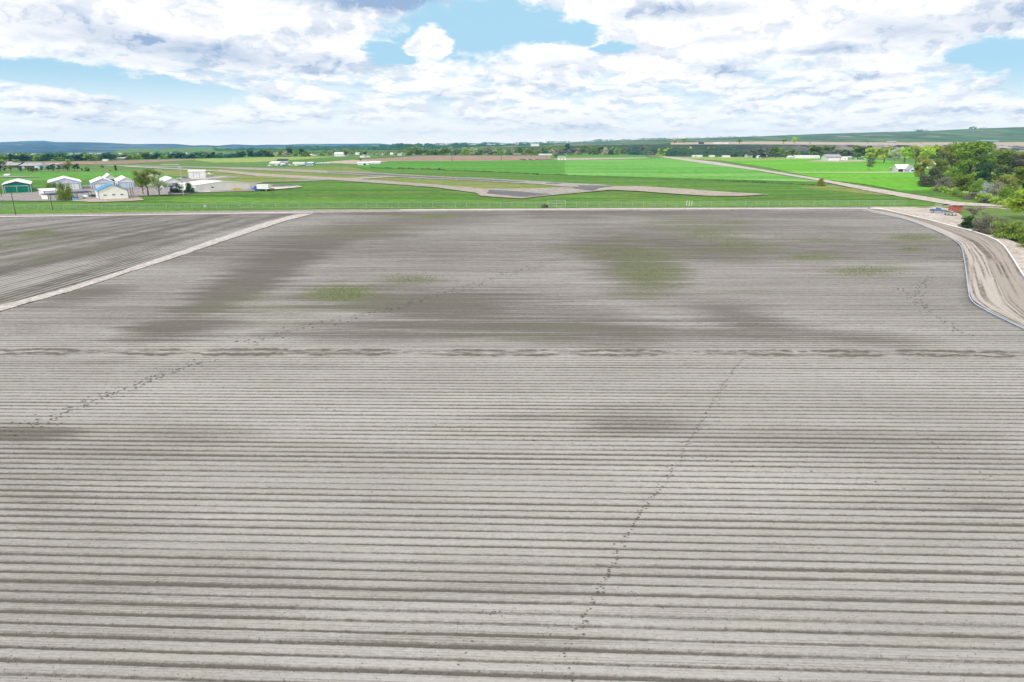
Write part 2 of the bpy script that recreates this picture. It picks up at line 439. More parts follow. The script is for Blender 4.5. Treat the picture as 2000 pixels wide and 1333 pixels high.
def field(name, s0, s1, n_s, n_x, Wf, keepf, seed):
    s = np.linspace(s0, s1, n_s)[:, None]; t = np.linspace(-1, 1, n_x)[None, :]
    t = np.sign(t) * np.abs(t) ** 1.0
    X = t * Wf(s); Y = s + slope(s) * X
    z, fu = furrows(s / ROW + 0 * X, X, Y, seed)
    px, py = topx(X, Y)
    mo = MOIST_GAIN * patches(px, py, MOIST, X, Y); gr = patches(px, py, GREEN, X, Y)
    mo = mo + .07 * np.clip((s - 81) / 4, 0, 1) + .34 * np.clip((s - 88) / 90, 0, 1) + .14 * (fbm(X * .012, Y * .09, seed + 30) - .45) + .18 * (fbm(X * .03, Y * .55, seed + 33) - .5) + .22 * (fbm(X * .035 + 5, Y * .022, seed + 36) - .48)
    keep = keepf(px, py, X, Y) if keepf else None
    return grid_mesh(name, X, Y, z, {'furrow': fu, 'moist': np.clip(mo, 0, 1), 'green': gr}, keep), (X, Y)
Wd = lambda s: .80 * (s * CP + 7) + 14 + .05 * s
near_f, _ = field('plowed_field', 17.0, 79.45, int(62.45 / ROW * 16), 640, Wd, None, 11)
tag(near_f, kind='structure')
MAINPOLY = [(-500, 640), (-2, 609), (160, 562), (333, 506), (482, 456), (560, 433), (632, 413.5), (1000, 411), (1400, 409.5), (1700, 409),
            (1760, 424), (1825, 447), (1872, 474), (1882, 505), (1890, 560), (1897, 585), (1925, 604), (2002, 641), (2200, 730), (2900, 760), (-900, 760)]
keepmain = lambda px, py, X, Y: inpoly(px, py, MAINPOLY)
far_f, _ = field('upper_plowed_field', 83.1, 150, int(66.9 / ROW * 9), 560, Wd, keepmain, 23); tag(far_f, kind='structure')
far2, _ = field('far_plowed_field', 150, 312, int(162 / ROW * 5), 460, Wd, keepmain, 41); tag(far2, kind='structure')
# left field: rows run away from the camera beside the dirt path
u = np.linspace(0, 210, int(210 / ROW * 5))[None, :]; yy = np.linspace(96, 300, 230)[:, None]
Xp = -82.5 + .053 * (yy - 105)
X = Xp - u * (1 + .0042 * (262 - yy)); Y = yy + 0 * u
z, fu = furrows(u / ROW + 0 * Y, Y, X, 61)
fu = np.clip(fu + .5 * (vn(u * .35 + 0 * Y, Y * .01, 66) - .5), 0, 1)
px, py = topx(X, Y)
mo = patches(px, py, MOIST, X, Y) + .16 + .45 * (fbm(u * .10 + 0 * Y, Y * .012, 68) - .42)
LEFTPOLY = [(-700, 760), (-30, 618), (0, 606), (160, 559), (333, 503), (482, 453), (560, 430), (625, 415), (600, 416), (300, 418), (0, 423), (-600, 428)]
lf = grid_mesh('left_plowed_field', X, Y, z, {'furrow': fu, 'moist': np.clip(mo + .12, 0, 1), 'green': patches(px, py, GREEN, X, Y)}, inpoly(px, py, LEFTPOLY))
tag(lf, kind='structure')
# shallow eroded ditch between the two plowed fields
s = np.linspace(79.4, 83.15, 60)[:, None]; t = np.linspace(-1, 1, 1500)[None, :]
X = t * Wd(s); Y = s + slope(s) * X
lane = (s - 79.4) / 3.75
cen = .46 + .18 * (fbm(X * .22, X * 0 + 1, 5) - .5) + .10 * (vn(X * .9, X * 0 + 3, 6) - .5)
dp = .75 + .6 * np.clip((fbm(X * .05, X * 0 + 9, 8) - .42) * 3.5, 0, 1)
ed = np.clip(1 - np.abs(lane - .5) * 2, 0, 1) ** .5
rough = (fbm(X * 1.1 + Y * 1.8, Y * 4.0 - X * .6, 14, 5) - .5)
dd = lane - cen
prof = np.where(dd < 0, np.exp(-(dd / .10) ** 2), np.exp(-(dd / .22) ** 2))
z = -.75 * dp * prof + .30 * rough * ed + .18 * np.exp(-((lane - cen + .22) / .12) ** 2) * ed
fu = np.clip(1.9 * dp * np.exp(-((dd - .02) / (.13 + .20 * vn(X * .3, X * 0 + 5, 12))) ** 2) * np.clip(1.25 + 3.6 * rough, 0, 2) + .75 * np.exp(-(dd / .10) ** 2) + .26 * np.where(dd > -.05, 1, .4) * ed, 0, 1)  # wet ditch bottom, with shade painted into the colour as well
z = z * np.clip(ed * 1.6, 0, 1)
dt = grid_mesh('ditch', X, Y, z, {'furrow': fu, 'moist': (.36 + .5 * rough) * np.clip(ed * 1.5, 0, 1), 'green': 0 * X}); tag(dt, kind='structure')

# loose clods on the near beds and sprouting plants in the green patches
def scatter_mesh(name, pts, size, mat, label, cat, flat=.7, leafy=False, seed=1):
    g = np.random.default_rng(seed); n = len(pts)
    P0 = np.zeros((n, 4, 3)); a = g.uniform(0, 6.283, n); r = size * g.uniform(.45, 1.4, n)
    for k in range(3):
        t_ = a + k * 2.094 + g.uniform(-.4, .4, n)
        P0[:, k, 0] = pts[:, 0] + r * np.cos(t_) * 1.3; P0[:, k, 1] = pts[:, 1] + r * np.sin(t_); P0[:, k, 2] = pts[:, 2] - .01
    P0[:, 3, 0] = pts[:, 0] + g.normal(0, .3, n) * r; P0[:, 3, 1] = pts[:, 1] + g.normal(0, .3, n) * r; P0[:, 3, 2] = pts[:, 2] + r * flat
    me = bpy.data.meshes.new(name); me.vertices.add(n * 4); me.vertices.foreach_set('co', P0.reshape(-1).astype(np.float32))
    f = (np.arange(n)[:, None, None] * 4 + np.array([[0, 1, 3], [1, 2, 3], [2, 0, 3]])[None]).reshape(-1)
    me.loops.add(len(f)); me.loops.foreach_set('vertex_index', f.astype(np.int32))
    me.polygons.add(n * 3); me.polygons.foreach_set('loop_start', (np.arange(n * 3) * 3).astype(np.int32)); me.update(calc_edges=True)
    at = me.attributes.new('tint', 'FLOAT', 'POINT'); at.data.foreach_set('value', np.repeat(g.uniform(0, 1, n), 4).astype(np.float32))
    o = link(name, me, mat); tag(o, label, cat, kind='stuff'); return o
m_, t_, b_ = base_mat('clod_soil', .97)
at_ = t_.new('ShaderNodeAttribute', attribute_name='tint')
t_.l.new(t_.mix(at_.outputs['Fac'], (.07, .062, .055), (.22, .205, .19)), b_.inputs['Base Color'])
g_ = np.random.default_rng(4); n_ = 30000
sY = 22 * (78 / 22) ** g_.uniform(0, 1, n_); sX = g_.uniform(-1, 1, n_) * (.8 * (sY + 7) + 6)
near_furrow = g_.uniform(0, 1, n_) < .6
sS_ = np.where(near_furrow, (np.round(sY / ROW) + g_.normal(0, .13, n_)) * ROW, sY)
cl = np.stack([sX, sS_ + slope(sS_) * sX, np.where(near_furrow, -.045, .0)], -1)
scatter_mesh('soil_clods', cl, .034, 'clod_soil', 'small loose clods lying on the near furrows', 'clods')
m_, t_, b_ = base_mat('seedling_green', .8)
at_ = t_.new('ShaderNodeAttribute', attribute_name='tint')
t_.l.new(t_.mix(at_.outputs['Fac'], (.10, .12, .065), (.19, .205, .11)), b_.inputs['Base Color'])
sd = []
for (cx, cy, rx, ry, tl, st) in GREEN:
    if st < .3: continue
    for k in range(int(34 * st * math.sqrt(rx * ry))):
        q1, q2 = g_.normal(0, .42, 2); a_ = math.radians(tl)
        v = P(cx + q1 * rx * math.cos(a_) - q2 * ry * math.sin(a_), cy + q1 * rx * math.sin(a_) + q2 * ry * math.cos(a_), .0)
        sd.append((v.x, v.y, 0.0))
scatter_mesh('sprouting_weeds', np.array(sd), .10, 'seedling_green', 'sprouting green weeds in patches over the upper field', 'weeds', 1.0, seed=7)

# footprint trails: small trampled pits of dark soil
base_mat('trampled_soil', .97)[2].inputs['Base Color'].default_value = (.12, .108, .096, 1)
rng = random.Random(5)
def trail(name, pts, per_m, spread, size, skip=.1):
    V = []; Fc = []
    W3 = [P(*p) for p in pts]
    for a, b in zip(W3[:-1], W3[1:]):
        L = (b - a).length; n = max(2, int(L * per_m)); dr = (b - a).normalized(); nr = Vector((-dr.y, dr.x, 0))
        for k in range(n):
            if rng.random() < skip: continue
            c = a.lerp(b, (k + rng.random() * .5) / n) + nr * ((1 if k % 2 else -1) * spread * .3 + rng.gauss(0, spread * .5))
            r = size * rng.uniform(.55, 1.25); i = len(V); m = 7
            for j in range(m):
                t_ = 2 * math.pi * j / m; q = r * rng.uniform(.4, 1.1)
                V.append((c.x + q * math.cos(t_) * 1.3, c.y + q * math.sin(t_), .022))
            V.append((c.x, c.y, .024)); 
            for j in range(m): Fc.append((i + j, i + (j + 1) % m, i + m))
    o = pymesh(name, V, Fc, 'trampled_soil'); tag(o, kind='structure'); return o
trail('footprint_trail', [(1120, 1333), (1103, 1270), (1128, 1240), (1150, 1190), (1195, 1110), (1222, 1050), (1262, 985), (1310, 925), (1345, 862), (1375, 815), (1415, 750), (1440, 712), (1452, 700)], 4.0, .2, .09, .15)
trail('footprint_trail', [(1140, 1230), (1180, 1130), (1215, 1060), (1250, 1000), (1318, 900), (1352, 850), (1400, 790), (1412, 760)], 2.0, .3, .075, .35)
trail('footprint_trail', [(880, 1320), (920, 1262), (938, 1222), (965, 1192), (990, 1215)], 1.5, .14, .085, .15)
trail('footprint_trail', [(0, 848), (60, 828), (150, 795), (250, 755), (340, 722), (410, 700)], 5.5, 1.5, .13, .2)
trail('footprint_trail', [(60, 838), (180, 786), (300, 738), (390, 708)], 5.0, .9, .13, .2)
trail('footprint_trail', [(480, 672), (530, 655), (640, 630), (740, 610), (850, 578), (960, 545), (1060, 515), (1130, 495), (1200, 488)], 4.5, 1.7, .17, .2)
trail('footprint_trail', [(400, 750), (460, 760), (550, 778), (650, 800), (760, 822), (880, 836), (1020, 856), (1090, 866), (1260, 882), (1420, 900), (1560, 918), (1700, 940), (1860, 962), (2000, 985)], 1.2, .35, .10, .3)
trail('footprint_trail', [(1780, 704), (1700, 735), (1672, 762), (1690, 790), (1760, 818), (1800, 850), (1850, 885), (1930, 930), (2000, 955)], 1.4, .3, .075, .3)
trail('footprint_trail', [(1820, 540), (1795, 562), (1790, 582), (1812, 608), (1850, 630), (1885, 655)], 3.2, .9, .16, .25)
trail('footprint_trail', [(1752, 562), (1780, 585), (1810, 605)], 2.4, .6, .15, .3)

# ------------------------------------------------------------------ ground sheets
ground_mat('dry_grass', (.085, .185, .035), (.12, .21, .045), (.20, .20, .09), (.004, .02), .25, (.55, .8))
ground_mat('meadow_grass', (.062, .175, .016), (.105, .225, .026), (.17, .245, .05), (.006, .05), .45, (.48, .75), stripe=(.09, .75, (.035, .105, .010)))
ground_mat('rough_grass', (.055, .14, .014), (.10, .19, .025), (.15, .20, .04), (.02, .1), .5, (.45, .7))
ground_mat('bright_grass', (.085, .215, .02), (.115, .255, .03), (.15, .27, .04), (.01, .06), .5, (.5, .75))
ground_mat('strip_grass', (.125, .205, .03), (.18, .235, .05), (.27, .24, .11), (.012, .05), .4, (.45, .75))
ground_mat('crop_green', (.058, .215, .012), (.085, .265, .018), (.12, .30, .03), (.0035, .018), .3, (.5, .8), stripe=(.02, .5, (.15, .34, .07)))
ground_mat('crop_pale', (.105, .32, .035), (.155, .38, .06), (.27, .45, .16), (.0022, .016), .3, (.48, .75), stripe=(.022, .8, (.07, .27, .03)))
ground_mat('crop_lime', (.115, .36, .012), (.15, .40, .02), (.23, .43, .06), (.004, .018), .3, (.5, .78), stripe=(.022, .8, (.065, .27, .01)))
ground_mat('pale_grass', (.22, .33, .07), (.28, .36, .09), (.33, .36, .14), (.004, .012), .2)
ground_mat('brown_field_soil', (.27, .165, .125), (.36, .25, .19), (.42, .33, .25), (.002, .02), .15, stripe=(.03, .5, (.24, .12, .10)))
ground_mat('tan_soil', (.40, .32, .25), (.46, .39, .32), (.30, .26, .2), (.01, .03), .3)
ground_mat('gravel', (.33, .285, .24), (.40, .345, .295), (.25, .235, .18), (.05, .12), 1.2, (.6, .8))
ground_mat('gravel_grey', (.24, .215, .215), (.32, .29, .285), (.2, .2, .19), (.04, .1), 1.2, (.6, .8))
ground_mat('pale_dirt', (.43, .375, .33), (.53, .48, .44), (.30, .25, .21), (.12, .25), 1.5, (.52, .72), bump=.4)
ground_mat('path_dirt', (.42, .39, .36), (.51, .48, .45), (.32, .295, .27), (.15, .3), 2.0, (.6, .8), bump=.4)
ground_mat('bank_dirt', (.24, .185, .155), (.34, .275, .24), (.16, .125, .105), (.15, .3), 1.2, (.5, .75), bump=.6)
ground_mat('asphalt', (.12, .12, .128), (.165, .163, .17), (.10, .10, .105), (.03, .1), .8)
ground_mat('old_asphalt', (.28, .262, .245), (.35, .325, .30), (.22, .21, .20), (.02, .1), .8)
ground_mat('concrete_pale', (.5, .47, .42), (.58, .55, .5), None, (.05, .1), .8)
ZL = [0.0]
ground_mat('soil_under', (.22, .205, .19), (.29, .27, .255), None, (.1, .1), 1.0)
def sheet(name, pts, mat, z=None, dens=True, rough=.35, seed=None, kind='structure'):
    """a ground sheet; its edge wanders a little; each later sheet lies a few millimetres higher"""
    if z is None:
        ZL[0] += .012; z = .02 + ZL[0]
    out = []; r = random.Random(len(name) * 7 + int(pts[0][0]) + len(pts))
    n = len(pts)
    for i in range(n):
        a = P(*pts[i], z); b = P(*pts[(i + 1) % n], z)
        out.append(a)
        L = (b - a).length
        if dens:
            k = min(60, int(L / max(3.0, depth_of(a) * .012)))
            nr = Vector((-(b - a).y, (b - a).x, 0)).normalized()
            for j in range(1, k):
                c = a.lerp(b, j / k)
                out.append(c + nr * r.gauss(0, rough))
    bm = bmesh.new(); vs = [bm.verts.new(p) for p in out]
    f = bm.faces.new(vs)
    if f.normal.z < 0: f.normal_flip()
    bmesh.ops.triangulate(bm, faces=[f])
    me = bpy.data.meshes.new(name); bm.to_mesh(me); bm.free()
    o = link(name, me, mat); tag(o, kind=kind)
    return o
sheet('soil_base', [(-900, 700), (-700, 424), (0, 417), (630, 409.5), (1720, 405), (1900, 440), (2100, 520), (2600, 900), (-900, 900)], 'soil_under', z=-.115, rough=.01)
# base ground to the horizon: rings around the camera, just under everything
V = []; Fc = []
radii = [3, 60, 200, 400, 800, 1500, 3000, 6000, 9000]; nA = 64
V.append((0, 0, -.9)); 
for k, r_ in enumerate(radii):
    zz = -.9 if r_ <= 200 else (-.12 if r_ <= 400 else -.02)
    for j in range(nA):
        a = 2 * math.pi * j / nA; V.append((r_ * math.cos(a), r_ * math.sin(a), zz))
for j in range(nA): Fc.append((0, 1 + j, 1 + (j + 1) % nA))
for k in range(len(radii) - 1):
    for j in range(nA): Fc.append((1 + k * nA + j, 1 + (k + 1) * nA + j, 1 + (k + 1) * nA + (j + 1) % nA, 1 + k * nA + (j + 1) % nA))
tag(pymesh('ground', V, Fc, 'dry_grass'), kind='structure')

sheet('grass_strip', [(-900, 424), (0, 419), (630, 411), (1400, 406), (1760, 404), (1815, 404), (1850, 400), (1780, 388), (1700, 376), (1605, 356), (1250, 343), (1000, 330), (700, 322), (300, 330), (-900, 350)], 'meadow_grass')
sheet('rough_grass', [(480, 386), (560, 382), (640, 378), (740, 374), (850, 373.5), (905, 379), (860, 382), (760, 383.5), (660, 387), (560, 389)], 'rough_grass', rough=.6)
sheet('rough_grass', [(1160, 379), (1240, 376.5), (1330, 380), (1420, 385), (1560, 384), (1660, 378), (1720, 382), (1640, 388), (1480, 391), (1300, 387), (1200, 384)], 'rough_grass', rough=.6)
sheet('rough_grass', [(1560, 366), (1620, 362), (1700, 372), (1760, 382), (1700, 380), (1620, 372)], 'strip_grass', rough=.6)
sheet('rough_grass', [(280, 392), (420, 386), (620, 389), (900, 390), (1000, 394), (760, 396), (420, 397)], 'bright_grass', rough=.6)
sheet('meadow', [(-900, 345), (0, 338), (250, 334), (420, 336), (300, 350), (100, 352), (-900, 380)], 'crop_green')
sheet('old_runway_grass', [(250, 335), (300, 324), (480, 320), (560, 325), (680, 325.5), (745, 339), (850, 345), (1000, 352), (1200, 366), (960, 375), (700, 352), (520, 352), (350, 345)], 'strip_grass')
sheet('rough_pasture', [(-900, 334), (0, 329), (250, 325), (500, 316), (700, 317), (740, 326), (500, 328), (200, 336), (-900, 345)], 'dry_grass')
sheet('crop_field', [(690, 325), (760, 315), (1000, 313.5), (1103, 313.5), (1103, 342), (900, 333), (720, 328)], 'crop_green')
sheet('crop_field', [(1103, 313.5), (1200, 311.5), (1300, 309), (1400, 320), (1500, 338), (1610, 356), (1103, 342)], 'crop_pale')
sheet('crop_field', [(1040, 308.5), (1100, 304), (1262, 303.5), (1262, 307.5), (1100, 308.5)], 'crop_green')
sheet('brown_field', [(730, 318), (700, 312), (830, 305.2), (1075, 304.5), (1075, 313.2), (760, 315)], 'brown_field_soil')
sheet('brown_field', [(1075, 311), (1100, 308.8), (1262, 307.8), (1270, 309), (1200, 311.2), (1103, 313.2)], 'tan_soil')
sheet('brown_field', [(-900, 322), (0, 317.5), (210, 315), (380, 311), (380, 313), (250, 320), (120, 322), (0, 327), (-900, 334)], 'brown_field_soil')
sheet('pale_field', [(380, 313.5), (380, 311), (540, 307), (660, 306), (600, 311), (500, 317), (420, 318)], 'pale_grass')
sheet('crop_field', [(545, 314.5), (600, 311), (760, 305.5), (800, 305.2), (700, 311.5), (620, 319), (560, 318)], 'meadow_grass')
sheet('brown_field', [(690, 312.5), (620, 318), (700, 321), (760, 315.5), (730, 315)], 'tan_soil')
sheet('lime_field', [(1285, 305.5), (1500, 308.5), (1700, 312), (1830, 322), (1860, 345), (1900, 372), (1960, 395), (1905, 395), (1800, 381), (1700, 362), (1605, 350), (1500, 328), (1400, 313)], 'crop_lime')
sheet('lime_field', [(1290, 305), (1330, 305), (1500, 307.4), (1620, 309), (1500, 313.5), (1420, 314.5), (1340, 311)], 'pale_grass')
sheet('farm_drive', [(1500, 337.3), (1500, 336.7), (1600, 336.6), (1700, 336.4), (1790, 334), (1790, 337), (1700, 337.6), (1600, 337.4)], 'pale_dirt', rough=.1)
sheet('yard', [(1570, 315.5), (1600, 313), (1680, 313), (1700, 315.6), (1640, 316.6)], 'tan_soil')
sheet('green_bank', [(1720, 372), (1760, 377), (1860, 395), (1960, 405), (2100, 410), (2100, 380), (1900, 366), (1850, 372), (1800, 372)], 'meadow_grass')
sheet('dirt_road', [(1262, 303.5), (1275, 303.5), (1330, 309), (1400, 317), (1480, 330), (1600, 349), (1700, 366.5), (1800, 383), (1870, 394.5), (1960, 400), (2200, 406), (2200, 412), (1950, 404), (1860, 401), (1780, 388), (1690, 372), (1600, 353.5), (1480, 333.5), (1380, 320), (1310, 310)], 'pale_dirt', rough=.2)
# airfield paving
sheet('airfield_apron', [(0, 400), (-300, 410), (-300, 372), (0, 379), (60, 376), (130, 366), (170, 362), (260, 362), (330, 362), (360, 348), (430, 343), (520, 349), (590, 350), (640, 346), (700, 349), (600, 354), (520, 356), (500, 360), (590, 362), (540, 369), (500, 373), (380, 377), (350, 380), (265, 383), (255, 391), (180, 392), (60, 393), (0, 392)], 'gravel_grey', rough=.8)
sheet('gravel_pad', [(255, 384), (270, 384), (283, 391), (252, 393), (190, 395), (140, 393), (150, 389), (190, 388)], 'gravel')
sheet('airfield_grass', [(420, 350), (500, 344), (640, 349), (560, 353), (480, 357), (430, 354)], 'strip_grass')
sheet('runway', [(150, 322), (260, 323.5), (400, 326), (500, 328), (640, 334), (745, 338.5), (850, 344.5), (950, 349), (1000, 351.5), (1100, 357.2), (1180, 361), (1212, 364.5), (1190, 367), (1100, 365), (1050, 360), (950, 354.5), (850, 350), (740, 344.5), (640, 338.5), (500, 332.5), (400, 328), (250, 325.2)], 'old_asphalt', rough=.15)
sheet('runway_surface', [(640, 335.4), (745, 340), (850, 345.8), (950, 350.6), (1028, 355), (1015, 356.4), (950, 353), (850, 348.4), (740, 342.8), (640, 337)], 'asphalt', rough=.1)
sheet('runway_surface', [(1065, 357.2), (1085, 356.8), (1100, 358.5), (1085, 359.8), (1066, 359)], 'asphalt', rough=.1)
sheet('taxiway', [(430, 332), (520, 340), (640, 346), (740, 352.5), (850, 360.8), (945, 368.5), (1000, 368.8), (1100, 366.5), (1180, 368), (1160, 374), (1050, 384), (1020, 388), (940, 383), (930, 377), (850, 366), (740, 358), (640, 351.5), (500, 344), (420, 335)], 'gravel', rough=.2)
sheet('taxiway', [(740, 354), (850, 361.7), (948, 369.6), (1010, 370), (1100, 368), (1158, 373), (1080, 379), (1045, 382.6), (955, 371.5), (850, 364.5), (740, 356.6), (640, 350.5), (640, 348)], 'old_asphalt', rough=.15)
sheet('taxiway', [(640, 350), (740, 345), (790, 345.2), (700, 350.2), (660, 352)], 'gravel', rough=.2)
sheet('asphalt_pad', [(956, 371), (1000, 373.2), (1078, 380), (1030, 384.6), (1015, 384.8), (950, 378)], 'asphalt', rough=.08)
sheet('asphalt_pad', [(1128, 362.4), (1175, 363), (1205, 362.8), (1178, 366), (1158, 372.8), (1118, 368.4), (1132, 365)], 'asphalt', rough=.08)
sheet('gravel_strip', [(1170, 368), (1205, 363.6), (1260, 364), (1350, 370), (1440, 376.5), (1505, 379.6), (1450, 383), (1380, 382.5), (1300, 377.5), (1240, 373), (1190, 371), (1160, 374)], 'gravel', rough=.25)
sheet('dirt_track', [(-200, 326), (150, 323), (350, 333), (520, 341), (420, 335.6), (250, 325.5), (200, 323)][:0] or [(250, 324.6), (330, 328.5), (430, 334), (428, 335.4), (330, 330.2), (240, 325.6)], 'pale_dirt', rough=.1)
sheet('dirt_track', [(312, 321.6), (350, 321.2), (350, 322.3), (316, 322.4)], 'concrete_pale', rough=.1)
sheet('concrete_ramp', [(372, 348), (402, 347.5), (445, 344.5), (440, 346), (400, 350), (375, 351)], 'concrete_pale')
sheet('farm_track', [(-700, 330), (-10, 344.5), (30, 344), (80, 344.6), (80, 345.6), (20, 346.4), (-20, 347), (-700, 352)], 'gravel_grey', rough=.2)
sheet('dark_pond', [(532, 361.6), (560, 360.6), (590, 364.4), (560, 366.5), (530, 367)], 'asphalt', rough=.2)
sheet('pale_dirt_patch', [(500, 368), (520, 366), (585, 363.6), (592, 365.2), (545, 369.6), (510, 372)], 'concrete_pale', rough=.2)
# dirt beside the plowed field
sheet('farm_road', [(-900, 431), (-900, 424), (0, 418.6), (200, 416), (400, 413), (630, 409.6), (900, 408), (1300, 405.8), (1700, 404.4), (1720, 412), (1400, 411.4), (1000, 413), (700, 415), (600, 418), (300, 421), (0, 425)], 'gravel_grey', z=.06, rough=.25)
sheet('farm_road_edge', [(0, 421.5), (300, 418), (630, 411.6), (760, 411), (1000, 409.6), (1300, 408), (1700, 406.8), (1700, 408), (1300, 409.4), (1000, 411.2), (760, 412.8), (620, 413.8), (300, 419.2), (0, 423)], 'gravel', z=.072, rough=.15)
sheet('dirt_yard', [(1680, 411), (1690, 404), (1790, 404.4), (1858, 401.6), (1950, 404.6), (2200, 412), (2200, 420), (1890, 411), (1878, 424), (1892, 440), (1905, 452), (1950, 461), (2010, 484), (2100, 540), (2400, 720), (2300, 790), (2150, 730), (2010, 645), (1935, 608), (1906, 585), (1900, 560), (1890, 508), (1878, 480), (1830, 453), (1765, 428)], 'pale_dirt', z=.03, rough=.05)
sheet('dirt_path', [(-300, 695), (-300, 672), (0, 596), (100, 571), (200, 541), (300, 508), (400, 474), (500, 440), (560, 423.5), (600, 414), (634, 412), (600, 421), (560, 431), (482, 456), (333, 506), (160, 562), (0, 608)], 'path_dirt', z=.05, rough=.12)
ground_mat('road_grass', (.09, .19, .03), (.14, .2, .05), (.22, .17, .10), (.08, .1), 1.0, (.5, .7))
sheet('weedy_verge', [(1790, 405.6), (1858, 403), (1890, 403), (1960, 408), (2300, 425), (2400, 640), (2050, 478), (1950, 458), (1905, 449), (1890, 438), (1875, 424), (1855, 412)], 'road_grass', z=.045)
sheet('pale_dirt_spot', [(1800, 408), (1835, 404.6), (1862, 411), (1880, 424), (1860, 430), (1800, 424), (1760, 414)], 'pale_dirt', z=.057, rough=.3)

# tyre-tracked headland and the brown ditch bank, swept along the field edge
def ribbon(name, left, right, mat, z=.14, n_long=160, n_wide=24, amp=.05, hump=0.0, seed=3):
    def rs(poly, n):
        p = [P(*q) for q in poly]; L = [0]
        for a, b in zip(p[:-1], p[1:]): L.append(L[-1] + (b - a).length)
        out = []
        for k in range(n):
            d = L[-1] * k / (n - 1)
            i = max(j for j in range(len(L)) if L[j] <= d + 1e-6); i = min(i, len(p) - 2)
            out.append(p[i].lerp(p[i + 1], (d - L[i]) / (L[i + 1] - L[i])))
        q = [o.copy() for o in out]
        for it in range(6):
            for k in range(1, n - 1): q[k] = (out[k - 1] + out[k] * 2 + out[k + 1]) / 4
            out = [o.copy() for o in q]
        return np.array([[v.x, v.y] for v in out])
    A = rs(left, n_long); B = rs(right, n_long)
    w = np.linspace(0, 1, n_wide)[None, :, None]
    G = A[:, None, :] * (1 - w) + B[:, None, :] * w
    X, Y = G[..., 0], G[..., 1]; W2 = np.linspace(0, 1, n_wide)[None, :] + 0 * X
    along = np.linspace(0, n_long * .5, n_long)[:, None] + 0 * X
    edge = np.clip(np.minimum(W2, 1 - W2) * 6, 0, 1)
    Z = z + edge * (amp * np.cos(W2 * 2 * math.pi * 7) + (fbm(X * .8, Y * .8, seed) - .5) * amp * 3) + hump * np.sin(W2 * math.pi) * -1
    wv = .05 * (fbm(X * .05, Y * .05, seed + 8) - .5) + .03 * (fbm(X * .3, Y * .3, seed + 9) - .5)
    ruts = np.clip((vn((W2 + wv) * 15, along * .08, seed + 2) - .42) * 2.6, 0, 1) * (.5 + vn(X * 1.2, Y * 1.2, seed + 4))
    return grid_mesh(name, X, Y, Z, {'furrow': ruts, 'moist': .15 * vn(X * .2, Y * .2, seed), 'green': 0 * X}, None, mat)
def rut_mat(name, dry, dark_soil):
    m, t, b = base_mat(name, .97)
    fu = t.new('ShaderNodeAttribute', attribute_name='furrow').outputs['Fac']
    g = t.noise(t.vm('MULTIPLY', position(t), (1.6, 1.2, 1.0)), 1.0, 6, .8)
    k = t.m('ADD', t.m('MULTIPLY', fu, .8), t.m('MULTIPLY', t.m('SUBTRACT', g, .45), 1.1), clamp=True)
    t.l.new(t.mix(k, dry, dark_soil), b.inputs['Base Color'])
    bp = t.new('ShaderNodeBump'); bp.inputs['Strength'].default_value = .5; bp.inputs['Distance'].default_value = .15
    t.l.new(g, bp.inputs['Height']); t.l.new(bp.outputs[0], b.inputs['Normal'])
rut_mat('rutted_dirt', (.45, .41, .37), (.17, .145, .125))
rut_mat('bank_soil', (.35, .31, .275), (.14, .118, .10))
PIPE_B = [(1690, 412), (1762, 427), (1826, 450), (1872, 476), (1883, 506), (1891, 562), (1898, 587), (1926, 606), (2002, 643), (2150, 715)]
PIPE_W = [(1700, 407.5), (1722, 408.5), (1760, 417), (1800, 426), (1850, 439), (1900, 452), (1935, 464), (1958, 478), (1975, 500), (2000, 539), (2060, 620), (2160, 690)]
MIDL = [(1700, 409), (1760, 421), (1810, 436), (1860, 455), (1900, 475), (1925, 500), (1945, 545), (1965, 590), (2002, 622), (2160, 702)]
tag(ribbon('headland', PIPE_B, MIDL, 'rutted_dirt', .16, 220, 40, .035), kind='structure')
tag(ribbon('ditch_bank', MIDL, PIPE_W, 'bank_soil', .22, 220, 30, .05, .10, 9), kind='structure')
def densify(pts, z, n=10):
    p = [P(*q, z) for q in pts]; o = []
    for i in range(len(p) - 1):
        p0 = p[max(i - 1, 0)]; p1 = p[i]; p2 = p[i + 1]; p3 = p[min(i + 2, len(p) - 1)]
        for k in range(n):
            t = k / n
            o.append(.5 * ((2 * p1) + (p2 - p0) * t + (2 * p0 - 5 * p1 + 4 * p2 - p3) * t * t + (3 * p1 - p0 - 3 * p2 + p3) * t ** 3))
    o.append(p[-1]); return o
paint('pipe_white', (.86, .86, .84), .4); paint('pipe_blue', (.38, .46, .58), .4)
def pipe(name, pts, mat, r, z, **kw):
    pp = densify(pts, z)
    o = empty(name, pp[0]); tag(o, **kw)
    b = MB().tube([p - pp[0] for p in pp], r, 10).build('pipe_run', mat, o, True)
    for k in range(6, len(pp) - 2, 7):
        d = (pp[k + 1] - pp[k]).normalized()
        MB().tube([pp[k] - pp[0] - d * .15, pp[k] - pp[0] + d * .15], r * 1.25, 10).build('pipe_joint', mat, o, True)
    return o
pipe('irrigation_pipe', PIPE_W, 'pipe_white', .16, .40, label='white irrigation pipe curving along the dirt bank at the right of the field', cat='pipe')
pipe('irrigation_pipe', [(780, 410.6), (900, 409.9), (1000, 409.4), (1200, 408.5), (1400, 407.9), (1600, 407.4), (1695, 407.3)], 'pipe_white', .11, .30, label='straight white irrigation pipe along the far edge of the plowed field', cat='pipe')
pipe('irrigation_pipe', PIPE_B, 'pipe_blue', .11, .26, label='thin blue grey irrigation pipe bending round the corner of the plowed field', cat='pipe')
